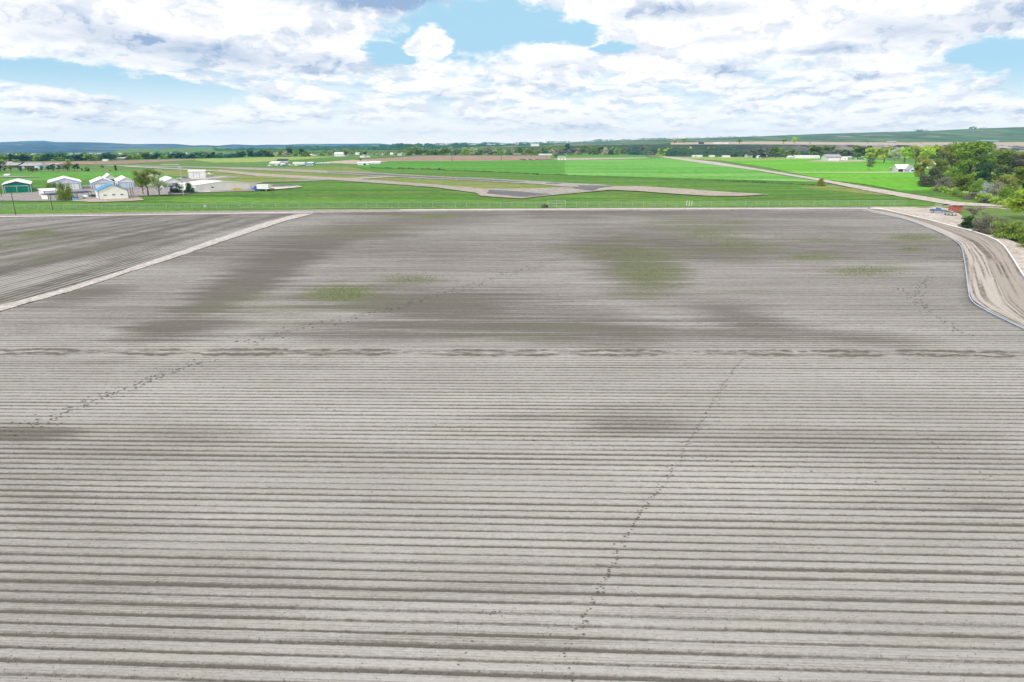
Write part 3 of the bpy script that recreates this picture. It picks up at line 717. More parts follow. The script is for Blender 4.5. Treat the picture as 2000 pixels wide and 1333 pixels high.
pipe('irrigation_pipe', [(-40, 424.2), (100, 422.4), (300, 419.6), (500, 416.4), (612, 414.6)], 'pipe_white', .09, .3, label='thin dusty pipe beside the farm road above the left field', cat='pipe')

# ------------------------------------------------------------------ hills and plateau
ground_mat('hazy_hill_cover', (.025, .085, .15), (.055, .135, .205), (.20, .23, .22), (.0030, .0006), .01, (.5, .68))  # blue of the distant haze is painted into the hill colour
ground_mat('bench_cover', (.04, .10, .045), (.12, .19, .07), (.26, .22, .17), (.008, .0016), .03, (.54, .68), stripe=(.006, .25, (.05, .085, .07)))
def bluff_mat():
    m, t, b = base_mat('bluff_slope', .95)
    pos = position(t)
    n1 = t.noise(t.vm('MULTIPLY', pos, (.012, .012, .08)), 1.0, 6, .7)
    n2 = t.noise(t.vm('MULTIPLY', pos, (.03, .03, .10)), 1.0, 5, .7, .6)
    col = t.mix(t.smooth(n1, .35, .65), (.018, .042, .032), (.055, .09, .045))
    sp = t.new('ShaderNodeSeparateXYZ'); t.l.new(pos, sp.inputs[0])
    right = t.smooth(sp.outputs[0], 420, 950)
    high = t.smooth(sp.outputs[2], 5, 15)
    k = t.m('MULTIPLY', t.m('MULTIPLY', t.smooth(n2, .44, .54), right), high)
    col = t.mix(k, col, (.42, .36, .34))
    t.l.new(col, b.inputs['Base Color'])
bluff_mat()
STRETCH = lambda px: 1 + .38 * min(1, max(0, (1330 - px) / 140)) ** 1.5
def band_mesh(name, pxs, rings, mats, seed, amp, stretch=None):
    """terrain as rings of points: rings = [(distance, {px: image height or None for ground level})]"""
    V = []; Fc = []; mi = []
    n = len(pxs)
    for k, (Yd, tab, am) in enumerate(rings):
        for j, px in enumerate(pxs):
            d0 = Yd * (stretch(px) if stretch else 1.0)
            if tab is None: p = RP(px, 300, d0); p.z = -1.0
            else:
                y = np.interp(px, [a for a, _ in tab], [b for _, b in tab])
                p = RP(px, y, d0)
            if am:
                a = fbm(np.array([px * .02 + 40]), np.array([k * 1.7 + 3.0]), seed, 4)[0] - .5
                a2 = vn(np.array([px * .12 + 40]), np.array([k * 2.7 + 3.0]), seed + 7)[0] - .5
                p.z += (a * 1.2 + a2 * .5) * am; p.y += a * am * 4
            V.append(p)
    for k in range(len(rings) - 1):
        for j in range(n - 1):
            Fc.append((k * n + j, k * n + j + 1, (k + 1) * n + j + 1, (k + 1) * n + j)); mi.append(mats[k][1] if False else k)
    me = bpy.data.meshes.new(name); me.from_pydata([tuple(v) for v in V], [], Fc)
    names = []
    for m_ in mats:
        if m_ not in names: names.append(m_)
    for m_ in names: me.materials.append(MATS[m_])
    for p, k in zip(me.polygons, mi): p.material_index = names.index(mats[k] if not (mats[k] == 'tan_soil' and V[p.vertices[0]].x / V[p.vertices[0]].y < .22) else 'bench_cover')
    me.shade_smooth(); me.update()
    o = bpy.data.objects.new(name, me); COL.objects.link(o); tag(o, kind='structure')
    return o
HT = [(-900, 268), (-300, 276), (0, 278), (30, 277), (55, 275.6), (85, 275.2), (110, 278), (150, 277.8), (200, 279), (260, 282), (300, 281.4), (345, 281.6),
      (375, 284.6), (400, 283.8), (425, 285), (458, 282.2), (480, 283.4), (500, 284), (520, 283), (560, 283), (590, 281.5), (630, 281.4), (700, 281.2), (740, 280.6), (765, 283), (830, 284.5), (950, 285)]
off = lambda tab, d: [(a, b + d) for a, b in tab]
band_mesh('hills', list(range(-900, 960, 6)), [(1900, None, 0), (2500, off(HT, 15), 3), (3200, off(HT, 11.5), 8), (4200, off(HT, 7.5), 14), (5200, off(HT, 3.5), 14), (6000, off(HT, .8), 5), (6400, HT, 0), (7400, off(HT, 4), 0)], ['hazy_hill_cover'] * 7, 3, 1)
RIM = [(560, 304.5), (700, 303), (850, 296), (1000, 288.5), (1060, 286), (1250, 283), (1450, 282.2), (1700, 283.5), (1850, 283.5), (2000, 284), (2800, 284)]
MIDT = [(560, 303), (700, 298), (850, 290), (1000, 285), (1060, 283.6), (1250, 280), (1500, 276.6), (1650, 278.5), (2000, 278.2), (2800, 277)]
TOP = [(560, 300), (700, 292), (780, 286), (850, 284), (1000, 282.4), (1060, 280.6), (1200, 275.5), (1300, 272), (1380, 270), (1450, 268), (1520, 265), (1600, 262), (1700, 259), (1800, 256.5), (1850, 254.5), (1900, 252), (2000, 248.5), (2400, 241), (2800, 240)]
lerp_t = lambda f: [(x, (1 - f) * np.interp(x, [a for a, _ in MIDT], [b for _, b in MIDT]) + f * np.interp(x, [a for a, _ in TOP], [b for _, b in TOP])) for x in range(560, 2801, 30)]
band_mesh('plateau', list(range(560, 2800, 5)), [(1385, None, 0), (1410, off(RIM, 14), 2.5), (1440, off(RIM, 8), 3.5), (1470, off(RIM, 3), 2.5), (1500, RIM, .3), (1800, lerp_t(-.0), 0), (2600, lerp_t(.08), 2), (3000, lerp_t(.35), 5), (3400, lerp_t(.72), 5), (3800, lerp_t(1.0), 1.5), (5200, lerp_t(.95), 1)],
          ['bluff_slope'] * 4 + ['tan_soil', 'bench_cover', 'bench_cover', 'bench_cover', 'bench_cover', 'bench_cover'], 5, 1,
          lambda px: 1 + .38 * min(1, max(0, (1330 - px) / 140)) ** 1.5)

# ------------------------------------------------------------------ trees
paint('bark', (.12, .095, .075), .9, .3); paint('pale_bark', (.26, .23, .20), .9, .3)
LEAFGAIN = 2.2
KIND = {'green': ((.055, .098, .012), (.165, .225, .032)), 'lime': ((.15, .27, .022), (.34, .47, .05)), 'olive': ((.065, .10, .018), (.175, .22, .045)),
        'grey': ((.085, .085, .065), (.19, .185, .145)), 'dark': ((.010, .028, .012), (.03, .065, .022)), 'rust': ((.085, .09, .018), (.19, .185, .045)),
        'pale': ((.16, .19, .10), (.33, .34, .20)), 'blue': ((.018, .055, .036), (.050, .115, .06)), 'teal': ((.12, .17, .13), (.28, .34, .28)), 'pink': ((.20, .15, .10), (.36, .29, .2)),
        'plum': ((.055, .055, .04), (.115, .11, .08))}
for k, (a, b) in KIND.items(): foliage('leaves_' + k, tuple(min(.62, v * LEAFGAIN) for v in a), tuple(min(.62, v * LEAFGAIN) for v in b), .42)
def crown_mesh(kind, n, shape='round', seed=0, leaf=.055, sparse=False):
    """unit tree 1 high, 1 wide: many leaf clumps scattered through uneven lobes"""
    r = random.Random(seed * 31 + 7)
    lobes = []
    if shape == 'poplar':
        for i in range(9): lobes.append((r.gauss(0, .10), r.gauss(0, .10), .18 + .76 * i / 9, .26 - .015 * i, .14))
    elif shape == 'bush':
        for i in range(11):
            a = r.random() * 6.28; q = r.uniform(.05, .36)
            lobes.append((q * math.cos(a), q * math.sin(a), r.uniform(.22, .74) - q * .35, r.uniform(.14, .24), r.uniform(.15, .25)))
        for i in range(6):
            a = i * 1.05; lobes.append((.3 * math.cos(a), .3 * math.sin(a), .16, .2, .16))
    else:
        nl = 15 if not sparse else 12
        for i in range(nl):
            a = r.random() * 6.28; h = r.uniform(.34, .92); q = r.uniform(.06, .40) * math.sqrt(max(.12, 1 - ((h - .55) / .5) ** 2))
            lobes.append((q * math.cos(a), q * math.sin(a), h, r.uniform(.10, .20), r.uniform(.07, .14)))
        lobes.append((0, 0, .62, .26, .2))
    V = np.zeros((n * 4, 3), np.float32); T = np.zeros(n * 4, np.float32)
    for i in range(n):
        lx, ly, lz, lr, lh = lobes[i % len(lobes)]
        while True:
            p = Vector((r.gauss(0, 1), r.gauss(0, 1), r.gauss(0, 1)))
            if p.length > .1: break
        p.normalize(); q = r.random() ** .4
        c = Vector((lx + p.x * lr * q, ly + p.y * lr * q, lz + p.z * lh * q))
        c.z = max(.03 if shape == 'bush' else .12, min(1.0, c.z))
        nrm = (p + Vector((r.gauss(0, .6), r.gauss(0, .6), r.gauss(0, .6) + .3))).normalized()
        a = nrm.orthogonal().normalized(); b = nrm.cross(a)
        ang = r.random() * 6.28; a, b = a * math.cos(ang) + b * math.sin(ang), b * math.cos(ang) - a * math.sin(ang)
        s1 = leaf * r.uniform(.5, 1.3); s2 = s1 * r.uniform(.5, 1.0)
        for k, (u_, v_) in enumerate(((-1, -.3), (.2, -1), (1, .3), (-.2, 1))):
            V[i * 4 + k] = c + a * (u_ * s1) + b * (v_ * s2)
        tt = min(1, max(0, .45 + r.gauss(0, .22) + .35 * ((i % len(lobes)) / len(lobes) - .5)))
        T[i * 4:i * 4 + 4] = tt
    me = bpy.data.meshes.new('crown_' + kind)
    me.vertices.add(n * 4); me.vertices.foreach_set('co', V.reshape(-1))
    me.loops.add(n * 4); me.loops.foreach_set('vertex_index', np.arange(n * 4, dtype=np.int32))
    me.polygons.add(n); me.polygons.foreach_set('loop_start', (np.arange(n) * 4).astype(np.int32)); me.update(calc_edges=True)
    at = me.attributes.new('tint', 'FLOAT', 'POINT'); at.data.foreach_set('value', T)
    me.materials.append(MATS['leaves_' + kind]); return me, lobes
def trunk_mesh(lobes, seed, thick=.028, nl=9, twigs=0):
    r = random.Random(seed + 100); b = MB()
    b.tube([(0, 0, -.02), (.005, 0, .18), (.0, .008, .42), (0, 0, .7)], [thick, thick * .8, thick * .5, thick * .15], 7)
    for i, (x, y, z, lr, lh) in enumerate(lobes[:nl]):
        s0 = min(.3, z * .5)
        b.tube([(0, 0, s0), (x * .45, y * .45, s0 + (z - s0) * .6), (x, y, z)], [thick * .5, thick * .3, thick * .08], 5)
        for k in range(twigs):
            p = Vector((r.gauss(0, 1), r.gauss(0, 1), abs(r.gauss(0, 1)))).normalized()
            b.tube([(x * .7, y * .7, s0 + (z - s0) * .75), (x + p.x * lr, y + p.y * lr, z + p.z * lh)], [thick * .18, thick * .04], 3)
    me = bpy.data.meshes.new('trunk'); me.from_pydata(b.v, [], b.f); return me
ORD = 'first second third fourth fifth sixth seventh eighth ninth tenth eleventh twelfth thirteenth fourteenth fifteenth sixteenth seventeenth eighteenth nineteenth twentieth'.split()
def ordinal(i):
    if i < 20: return ORD[i]
    t_, u_ = divmod(i + 1, 10)
    if u_ == 0: return {3: 'thirtieth'}.get(t_, 'last')
    return {2: 'twenty ', 3: 'thirty '}[t_] + ORD[u_ - 1]
LOOK = {'green': 'mid green', 'lime': 'bright lime', 'olive': 'olive green', 'grey': 'grey green', 'dark': 'very dark green', 'rust': 'rusty brown', 'pale': 'pale green', 'blue': 'blue green', 'teal': 'pale teal', 'pink': 'pinkish blossoming', 'plum': 'bare grey brown'}
TMP = {}
def template(kind, shape, lod, var):
    k = (kind, shape, lod, var)
    if k not in TMP:
        n = {'near': 3600, 'mid': 900, 'far': 240}[lod]; leaf = {'near': .026, 'mid': .042, 'far': .10}[lod]
        sp = shape == 'sparse'
        if sp: n = int(n * .62)
        cm, lobes = crown_mesh(kind, n, shape, seed=hash(kind) % 1 + var * 3 + len(kind), leaf=leaf * (.8 if sp else 1), sparse=sp)
        tm = trunk_mesh(lobes, var, .03, 9 if lod != 'far' else 3, {'near': 5, 'mid': 2, 'far': 0}[lod] * (2 if sp else 1))
        tm.materials.append(MATS['pale_bark' if kind in ('grey', 'pale', 'pink', 'plum') else 'bark'])
        TMP[k] = (cm, tm)
    return TMP[k]
trng = random.Random(21)
def tree(px, py, hpx, wpx, kind, shape='round', name=None, label=None, group=None, cat=None, base=None, z=0.0, lod=None):
    p = base if base is not None else P(px, py, z)
    D = depth_of(p); hh = hpx * D / F; ww = wpx * D / F
    if lod is None: lod = 'near' if D < 520 else ('mid' if D < 900 else 'far')
    cm, tm = template(kind, shape, lod, trng.randrange(3))
    name = name or {'bush': 'bush', 'poplar': 'poplar_tree'}.get(shape, 'tree')
    o = empty(name, p, trng.random() * 6.28, label=label, cat=cat or ('bush' if shape == 'bush' else 'tree'), group=group)
    ww *= 1.22 if lod != 'far' else 1.5
    o.scale = (ww, ww * trng.uniform(.9, 1.1), hh)
    c = bpy.data.objects.new('crown', cm); COL.objects.link(c); c.parent = o
    t = bpy.data.objects.new('trunk', tm); COL.objects.link(t); t.parent = o
    return o
def T(px, py, h, w, kind, shape, label, **kw): return tree(px, py, h, w, kind, shape, label=label, **kw)
# right-hand thicket
T(1797, 358, 52, 38, 'rust', 'round', 'rusty olive tree standing at the left end of the right thicket beside the lime field')
T(1815, 366, 44, 40, 'plum', 'bush', 'purplish grey leafless bush at the edge of the lime field')
T(1846, 375, 34, 38, 'grey', 'bush', 'rounded pale grey green bush at the foot of the thicket')
T(1880, 373, 42, 50, 'green', 'bush', 'broad mid green bush in the middle of the thicket')
T(1892, 350, 72, 82, 'green', 'round', 'largest spreading olive green tree of the right thicket')
T(1856, 342, 62, 48, 'rust', 'round', 'tall rusty topped tree behind the large green tree')
T(1908, 376, 34, 30, 'olive', 'bush', 'small olive bush right of the broad mid green bush')
T(1929, 358, 44, 50, 'dark', 'bush', 'very dark green shrub mass deep in the thicket')
T(1962, 350, 55, 80, 'olive', 'round', 'wide olive tree near the right edge below the pale bluff')
T(1990, 352, 48, 60, 'plum', 'sparse', 'grey bare branched tree at the right edge behind the olive shrubs')
T(1997, 376, 48, 62, 'green', 'round', 'green and brown tree at the right edge above the grey scrub')
T(1924, 388, 44, 22, 'teal', 'bush', 'pale blue green bush in the gap of the thicket')
T(1943, 393, 44, 38, 'grey', 'bush', 'light grey twiggy bush near the scrub pile')
T(1968, 398, 46, 48, 'olive', 'bush', 'olive grey bush left of the bright lime tree')
T(2003, 430, 60, 74, 'lime', 'round', 'bright lime green tree leaning in from the right edge')
T(2050, 440, 60, 74, 'lime', 'round', 'second bright lime tree just past the right edge')
T(1893, 446, 28, 34, 'dark', 'bush', 'dark green shrub beside the dirt road at the bend')
T(1900, 430, 26, 42, 'grey', 'sparse', 'thin bare shrub behind the dark roadside shrub')
T(1932, 456, 40, 52, 'grey', 'bush', 'dull grey green bush beside the dirt road')
T(1975, 466, 42, 60, 'olive', 'bush', 'yellow green bush at the roadside near the right edge')
T(2030, 485, 46, 64, 'olive', 'bush', 'leafy bush at the lower right end of the roadside')
T(1870, 386, 18, 30, 'olive', 'bush', 'low olive scrub on the green bank below the thicket')
T(1898, 391, 18, 34, 'grey', 'bush', 'low grey scrub beside the end of the dirt road')
T(1925, 398, 16, 26, 'plum', 'bush', 'low dark brown scrub at the road end')
T(1830, 352, 40, 34, 'olive', 'round', 'olive tree between the farmhouse and the thicket')
T(1856, 366, 36, 36, 'green', 'bush', 'small dense green bush behind the pale grey bush')
T(1960, 376, 40, 40, 'rust', 'bush', 'rusty brown shrub in the right part of the thicket')
T(1986, 408, 30, 34, 'green', 'bush', 'green shrub below the right edge trees')
for i, (x, y, h, w, k) in enumerate([(1705, 318, 28, 28, 'lime'), (1726, 319, 30, 26, 'lime'), (1746, 320, 29, 26, 'pale'), (1766, 319, 31, 26, 'lime'), (1788, 322, 37, 34, 'lime'), (1806, 324, 38, 30, 'lime'), (1826, 318, 33, 28, 'lime'), (1842, 316, 30, 28, 'rust')]):
    T(x, y, h, w, k, 'round', '%s tree, %s from the left in the bright row behind the farmhouse' % (LOOK[k], ordinal(i)), group='yellow green trees behind the farmhouse')
T(1697, 334, 25, 26, 'plum', 'sparse', 'bare grey tree alone on the lime field near the farmhouse')
T(1604, 364, 18, 17, 'rust', 'bush', 'reddish brown bush alone beside the dirt road in the green field')
T(1590, 309, 23, 32, 'green', 'round', 'dark rounded tree left of the pale green barn')
T(1613, 306, 19, 20, 'olive', 'round', 'olive tree directly behind the pale green barn')
T(1674, 311, 24, 22, 'green', 'round', 'dense green tree right of the pale green barn')
T(1691, 311, 24, 22, 'dark', 'round', 'dark green tree just left of the bright yellow green row')
for (x, y, h, w, k, sh) in [(1270, 305, 9, 10, 'grey', 'round'), (1290, 306, 10, 14, 'lime', 'bush'), (1303, 305.5, 15, 13, 'lime', 'round'), (1286, 305, 14, 7, 'lime', 'poplar')]:
    T(x, y, h, w, k, sh, {'grey': 'small grey green tree beside the far end of the dirt road', 'lime': 'bright lime tree by the far end of the dirt road'}[k] + ('' if k == 'grey' else {1290: ', low and leftmost in front', 1303: ', tallest and rightmost', 1286: ', slender one at the back'}[x]), group='trees by the far end of the dirt road')
for i, (x, y, h, w, k, sh) in enumerate([(1312, 305.5, 17, 9, 'olive', 'poplar'), (1322, 305.5, 15, 9, 'olive', 'poplar'), (1332, 305.8, 18, 10, 'green', 'poplar'), (1341, 306, 17, 9, 'olive', 'poplar'), (1348, 305.8, 19, 8, 'pale', 'poplar'), (1362, 304, 17, 9, 'green', 'poplar'), (1374, 304, 15, 10, 'lime', 'round'), (1383, 306, 19, 13, 'green', 'poplar'), (1393, 305.8, 19, 10, 'rust', 'poplar'), (1403, 306, 14, 10, 'olive', 'poplar')]):
    T(x, y, h, w, k, sh, '%s narrow tree, %s from the left behind the long white sheds' % (LOOK[k], ordinal(i)), group='narrow trees behind the white sheds')
for i, (x, y, h, w) in enumerate(sorted([(1347, 306.3, 8, 6), (1354, 306, 6, 6), (1372, 306.2, 6, 5), (1404, 306.5, 7, 6), (1428, 306.8, 6, 6), (1436, 307, 7, 7), (1476, 309, 7, 8), (1455, 307, 8, 7)])):
    T(x, y, h, w, 'dark', 'bush', 'small dark evergreen, %s from the left beside the white sheds' % ordinal(i), group='small evergreens beside the white sheds')
for i, (x, y, h, w, k) in enumerate(sorted([(1418, 306, 12, 14, 'grey'), (1438, 306, 15, 14, 'olive'), (1452, 306, 13, 12, 'olive'), (1470, 309, 15, 16, 'plum'), (1488, 309, 20, 20, 'grey'), (1502, 309, 12, 12, 'green'), (1515, 309, 21, 20, 'green'), (1533, 309, 14, 14, 'olive'), (1546, 308, 16, 15, 'olive'), (1556, 309, 12, 10, 'green'), (1630, 308, 15, 14, 'grey'), (1645, 309, 16, 16, 'olive'), (1658, 309, 15, 14, 'plum'), (1490, 310, 10, 13, 'dark'), (1462, 306, 12, 11, 'plum')])):
    T(x, y, h, w, k, 'round', '%s tree, %s from the left among the farmhouses below the bluff' % (LOOK[k], ordinal(i)), group='trees among the farmhouses below the bluff')
# left cluster
T(128, 392, 44, 30, 'olive', 'bush', 'olive tree in front of the long low hangar')
T(99, 373, 20, 26, 'green', 'bush', 'green bush behind the small white shed')
T(290, 384, 54, 44, 'olive', 'sparse', 'large willow with thin olive crown, left of the pair')
T(312, 384, 52, 44, 'pale', 'sparse', 'large pale thin crowned willow, right of the pair')
T(280, 380, 38, 26, 'olive', 'sparse', 'lower drooping willow stem at the left of the pair')
T(345, 378, 23, 22, 'dark', 'bush', 'dark round evergreen shrub left of the grey pole')
T(369, 378, 25, 20, 'dark', 'bush', 'dark round evergreen shrub right of the grey pole')
for i, (x, y, h, w, k) in enumerate(sorted([(2, 336, 22, 24, 'blue'), (22, 337, 14, 14, 'olive'), (40, 337, 10, 12, 'blue'), (33, 323, 11, 17, 'olive'), (56, 336, 9, 14, 'green'), (82, 336, 12, 9, 'blue'), (95, 335, 11, 10, 'blue'), (104, 335, 10, 12, 'blue'), (116, 335, 13, 10, 'blue'), (125, 335, 15, 14, 'grey'), (136, 334, 20, 15, 'rust'), (132, 335, 12, 10, 'blue'), (146, 335, 14, 12, 'blue'), (152, 335, 15, 9, 'dark'), (160, 335, 6, 5, 'blue'), (72, 337, 9, 9, 'blue'), (10, 337, 10, 10, 'grey'), (64, 337, 8, 10, 'dark')])):
    T(x, y, h, w, k, 'round', '%s small tree, %s from the left before the open farm sheds' % (LOOK[k], ordinal(i)), group='small trees before the open sheds')
T(171, 335, 10, 8, 'dark', 'bush', 'dark round shrub alone in the left green meadow')
T(226.5, 334.5, 12, 8, 'dark', 'poplar', 'upright dark shrub alone behind the white hangars', name='shrub')
T(200, 328, 7, 6, 'olive', 'bush', 'small olive shrub in the far left meadow')
T(215, 334.6, 4, 4, 'green', 'bush', 'tiny shrub just left of the upright dark shrub')
T(858, 332.5, 5, 6, 'dark', 'bush', 'dark bush in the weedy ditch line across the green fields')
T(1050, 342, 4, 4, 'dark', 'bush', 'small dark bush at the right part of the weedy ditch line')
T(1064, 406, 8, 12, 'plum', 'bush', 'dead twiggy bush against the fence beside the gate')
T(703.5, 316.4, 7, 5, 'rust', 'round', 'small brown tree behind the white hangar cluster in mid distance')
T(676, 306, 13, 12, 'rust', 'round', 'brown tree beside the large white warehouse')
T(1084, 310, 9, 9, 'green', 'round', 'green tree left of the small farmhouse beyond the fields')
for i, (x, y, h, w, k) in enumerate([(1318, 281, 9, 12, 'pink'), (1336, 281, 10, 9, 'green'), (1444, 281, 8, 8, 'green'), (1530, 281, 9, 11, 'green'), (1552, 281.4, 13, 10, 'lime')]):
    T(x, y, h, w, k, 'round', '%s lone tree, %s from the left on the bluff top' % (LOOK[k], ordinal(i)), group='lone trees along the bluff top', base=RP(x, y, 1560), lod='far')
# rows of distant trees: things while one can tell them apart
def row(n, x0, x1, y0, y1, h, w, kinds, label, group, shape='round', Yd=None):
    for i in range(n):
        f = (i + trng.uniform(-.35, .35)) / max(1, n - 1); x = x0 + (x1 - x0) * f; y = y0 + (y1 - y0) * f + trng.uniform(-.5, .3)
        k = kinds[trng.randrange(len(kinds))]
        hh = trng.uniform(*h) * 1.1
        shp = shape if trng.random() < .45 else 'bush'
        b = RP(x, y, Yd) if Yd else None
        tree(x, y, hh, trng.uniform(*w) * 1.15, k, shp if trng.random() < .92 else 'poplar', name='tree', cat='tree', label='%s tree, %s from left in the %s' % (LOOK[k], ordinal(i), label), group=group, base=b)
row(34, -40, 215, 316, 314, (9, 14), (10, 16), ['blue', 'green', 'blue', 'olive', 'dark'], 'dense row below the hills', 'dense tree row below the hills')
row(30, 215, 470, 312.5, 308, (8, 11), (11, 15), ['blue', 'green', 'blue', 'dark'], 'row beyond the brown field', 'even tree row beyond the brown field')
row(14, 468, 600, 307, 306, (9, 14), (9, 13), ['blue', 'green', 'pale', 'dark'], 'mixed clump beyond the airfield', 'mixed clump beyond the airfield')
row(14, 615, 800, 304.5, 304, (4, 7), (6, 9), ['pale', 'grey', 'blue', 'green'], 'scatter among distant houses', 'pale trees among distant houses')
row(12, 798, 870, 303.2, 303, (8, 11), (7, 10), ['green', 'olive', 'blue'], 'row left of the lime trees', 'rounded trees left of the lime row')
row(15, 850, 935, 303, 303, (9, 15), (7, 11), ['lime', 'lime', 'pale', 'green', 'grey'], 'lime tree stretch', 'lime tree row beyond the brown field')
row(16, 938, 1040, 303, 303, (8, 13), (7, 11), ['olive', 'green', 'grey', 'pale'], 'muted stretch right of the lime trees', 'muted trees right of the lime row')
row(26, 1040, 1265, 302.6, 302.6, (8, 15), (8, 12), ['grey', 'olive', 'green', 'pink', 'grey', 'blue'], 'mixed row beyond the crops', 'mixed tree row behind the far field')
row(18, 1070, 1420, 299, 300, (13, 17), (12, 18), ['green', 'blue', 'olive', 'dark'], 'row at the foot of the bluff', 'dark trees at the foot of the bluff')
row(12, 1560, 1800, 304, 310, (13, 18), (12, 18), ['green', 'blue', 'olive', 'plum'], 'row behind the pale green barn', 'dark trees behind the barn')
row(8, 1830, 2080, 312, 322, (13, 19), (26, 36), ['olive', 'green', 'plum', 'rust'], 'back of the right thicket', 'large trees at the back of the thicket')
row(8, 1895, 2080, 338, 352, (22, 30), (30, 40), ['olive', 'green', 'dark', 'rust'], 'shaggy depths of the right thicket', 'shaggy trees deep in the thicket')

# far-off woods and scrub that read as one mass
def wood(name, runs, kind, seed, label, cat='woodland'):
    r = random.Random(seed); V = []; Fc = []; Tt = []
    for (x0, x1, y0, y1, hpx, n, Yd) in runs:
        for i in range(n):
            f = r.random(); x = x0 + (x1 - x0) * f; y = y0 + (y1 - y0) * f
            b = RP(x, y, Yd * r.uniform(.97, 1.03) * (STRETCH(x) if Yd > 3400 else 1)) if Yd else P(x, y + r.uniform(-.3, .3))
            D = depth_of(b); hm = hpx * D / F * (.35 + .8 * vn(np.array([x * .11]), np.array([y * .5]), seed)[0])
            for k in range(4):
                c = b + Vector((r.gauss(0, hm * .3), r.gauss(0, hm * .3), hm * r.uniform(.05, 1)))
                q = hm * r.uniform(.14, .34); a = Vector((r.gauss(0, 1), r.gauss(0, 1), r.gauss(0, 1))).normalized(); e = a.orthogonal().normalized(); g = a.cross(e)
                j = len(V)
                V += [c - e * q, c - g * q * .7, c + e * q, c + g * q * .7]; Fc.append((j, j + 1, j + 2, j + 3)); Tt += [r.random()] * 4
    me = bpy.data.meshes.new(name); me.from_pydata([tuple(v) for v in V], [], Fc)
    at = me.attributes.new('tint', 'FLOAT', 'POINT'); at.data.foreach_set('value', np.array(Tt, np.float32))
    o = link(name, me, 'leaves_' + kind); tag(o, label, cat, kind='stuff'); return o
wood('woodland', [(-60, 420, 304, 301, 5, 900, None), (420, 900, 295, 293, 6, 2200, 2350), (560, 900, 291, 288, 6, 1500, 2900), (760, 1080, 288, 287, 6, 1800, 2700), (1000, 1080, 285, 284, 4, 260, 3000)], 'blue', 4, 'distant blue green woods between the fields and the hills')
wood('woodland', [(470, 790, 300.5, 299.5, 6, 1300, None), (790, 1280, 299.5, 298.5, 10, 3200, None), (-60, 480, 309, 305, 5, 1700, None)], 'green', 6, 'mid distance green woods behind the nearest tree rows')
wood('skyline_trees', [(1060, 1300, 280.2, 272.8, 3.6, 420, 3760), (1300, 1480, 272.3, 267.6, 3.0, 170, 3780), (1785, 1812, 257.6, 256.8, 4, 40, 3780), (1893, 1907, 252.8, 252.4, 5.5, 30, 3780), (1907, 1930, 252.2, 251.4, 2.4, 20, 3780), (820, 1060, 284.0, 280.8, 4, 800, 3700), (1480, 1780, 267, 257.6, 1.2, 90, 3790), (1680, 1800, 281, 281, 3, 60, 1700), (1900, 1960, 279, 279, 4, 40, 2000)], 'blue', 8, 'tiny dark trees along the far plateau skyline')
wood('bluff_scrub', [(1260, 2050, 300, 303, 5, 1200, 1380), (1300, 2000, 293, 295, 3.5, 300, 1432)], 'dark', 9, 'dark scrub covering the slope of the bluff', 'scrub')
wood('ditch_weeds', [(722, 860, 328.5, 332.6, 2.6, 260, None), (860, 1110, 333, 343.6, 2.8, 420, None), (1110, 1400, 343.8, 353.8, 2.0, 300, None), (1400, 1600, 354, 363, 2.6, 300, None)], 'dark', 12, 'dark line of weeds along the ditch crossing the green fields', 'weeds')
wood('verge_weeds', [(1720, 1760, 371, 376, 2.2, 90, None), (1790, 1860, 378, 388, 2.4, 110, None), (-20, 620, 417.6, 409.4, 1.0, 160, None), (640, 1060, 408.6, 407, 1.4, 160, None), (1110, 1500, 406, 404.8, 1.4, 160, None), (1500, 1780, 404.6, 403.6, 1.0, 80, None)], 'green', 13, 'rough dark weeds along the field and road verges', 'weeds')
wood('thicket_scrub', [(1820, 1960, 372, 404, 14, 260, None), (1905, 2080, 392, 420, 14, 260, None), (1890, 2080, 440, 486, 16, 300, None), (1850, 2080, 345, 372, 18, 380, None)], 'olive', 14, 'low olive grey scrub filling the floor of the right thicket', 'scrub')

# ------------------------------------------------------------------ buildings
paint('white_metal', (.80, .82, .84), .45, .08, 3.0); paint('roof_white', (.84, .84, .83), .4, .08, 2.0); paint('cream_metal', (.90, .90, .83), .5, .06, 3.0)
paint('pale_blue_metal', (.60, .68, .80), .45, .1, 3.0); paint('green_metal', (.012, .21, .165), .5, .15, 3.0); paint('blue_roof', (.03, .27, .50), .45, .15, 2.0)
paint('navy', (.02, .045, .10), .5); paint('teal_trim', (.03, .22, .26), .5); paint('trim_grey', (.33, .37, .42), .5); paint('dark_opening', (.015, .017, .02), .8)
paint('window_glass', (.05, .07, .09), .15); paint('grey_roof', (.38, .37, .40), .6, .2, 1.0); paint('pink_roof', (.47, .38, .38), .6, .2, 1.0); paint('old_wood', (.16, .12, .10), .8, .3)
paint('sage_wall', (.50, .60, .52), .6, .1); paint('brick_red', (.33, .15, .11), .8, .2); paint('rust_red', (.52, .17, .12), .6, .15, 4.0); paint('dark_red', (.16, .035, .03), .6, .2)
paint('tyre', (.02, .02, .02), .8); paint('chrome', (.6, .6, .6), .3); paint('wood_pole', (.10, .075, .06), .9); paint('grey_pole', (.48, .48, .50), .6); paint('dark_roof', (.05, .055, .07), .6, .2)
paint('car_blue', (.10, .17, .28), .3, .05); paint('car_grey', (.33, .40, .36), .35, .05); paint('truck_blue', (.02, .13, .50), .35, .05); paint('box_white', (.78, .78, .77), .5, .05); paint('yellow_paint', (.62, .42, .03), .5); paint('red_paint', (.45, .03, .03), .5); paint('light_blue_paint', (.16, .40, .56), .5)
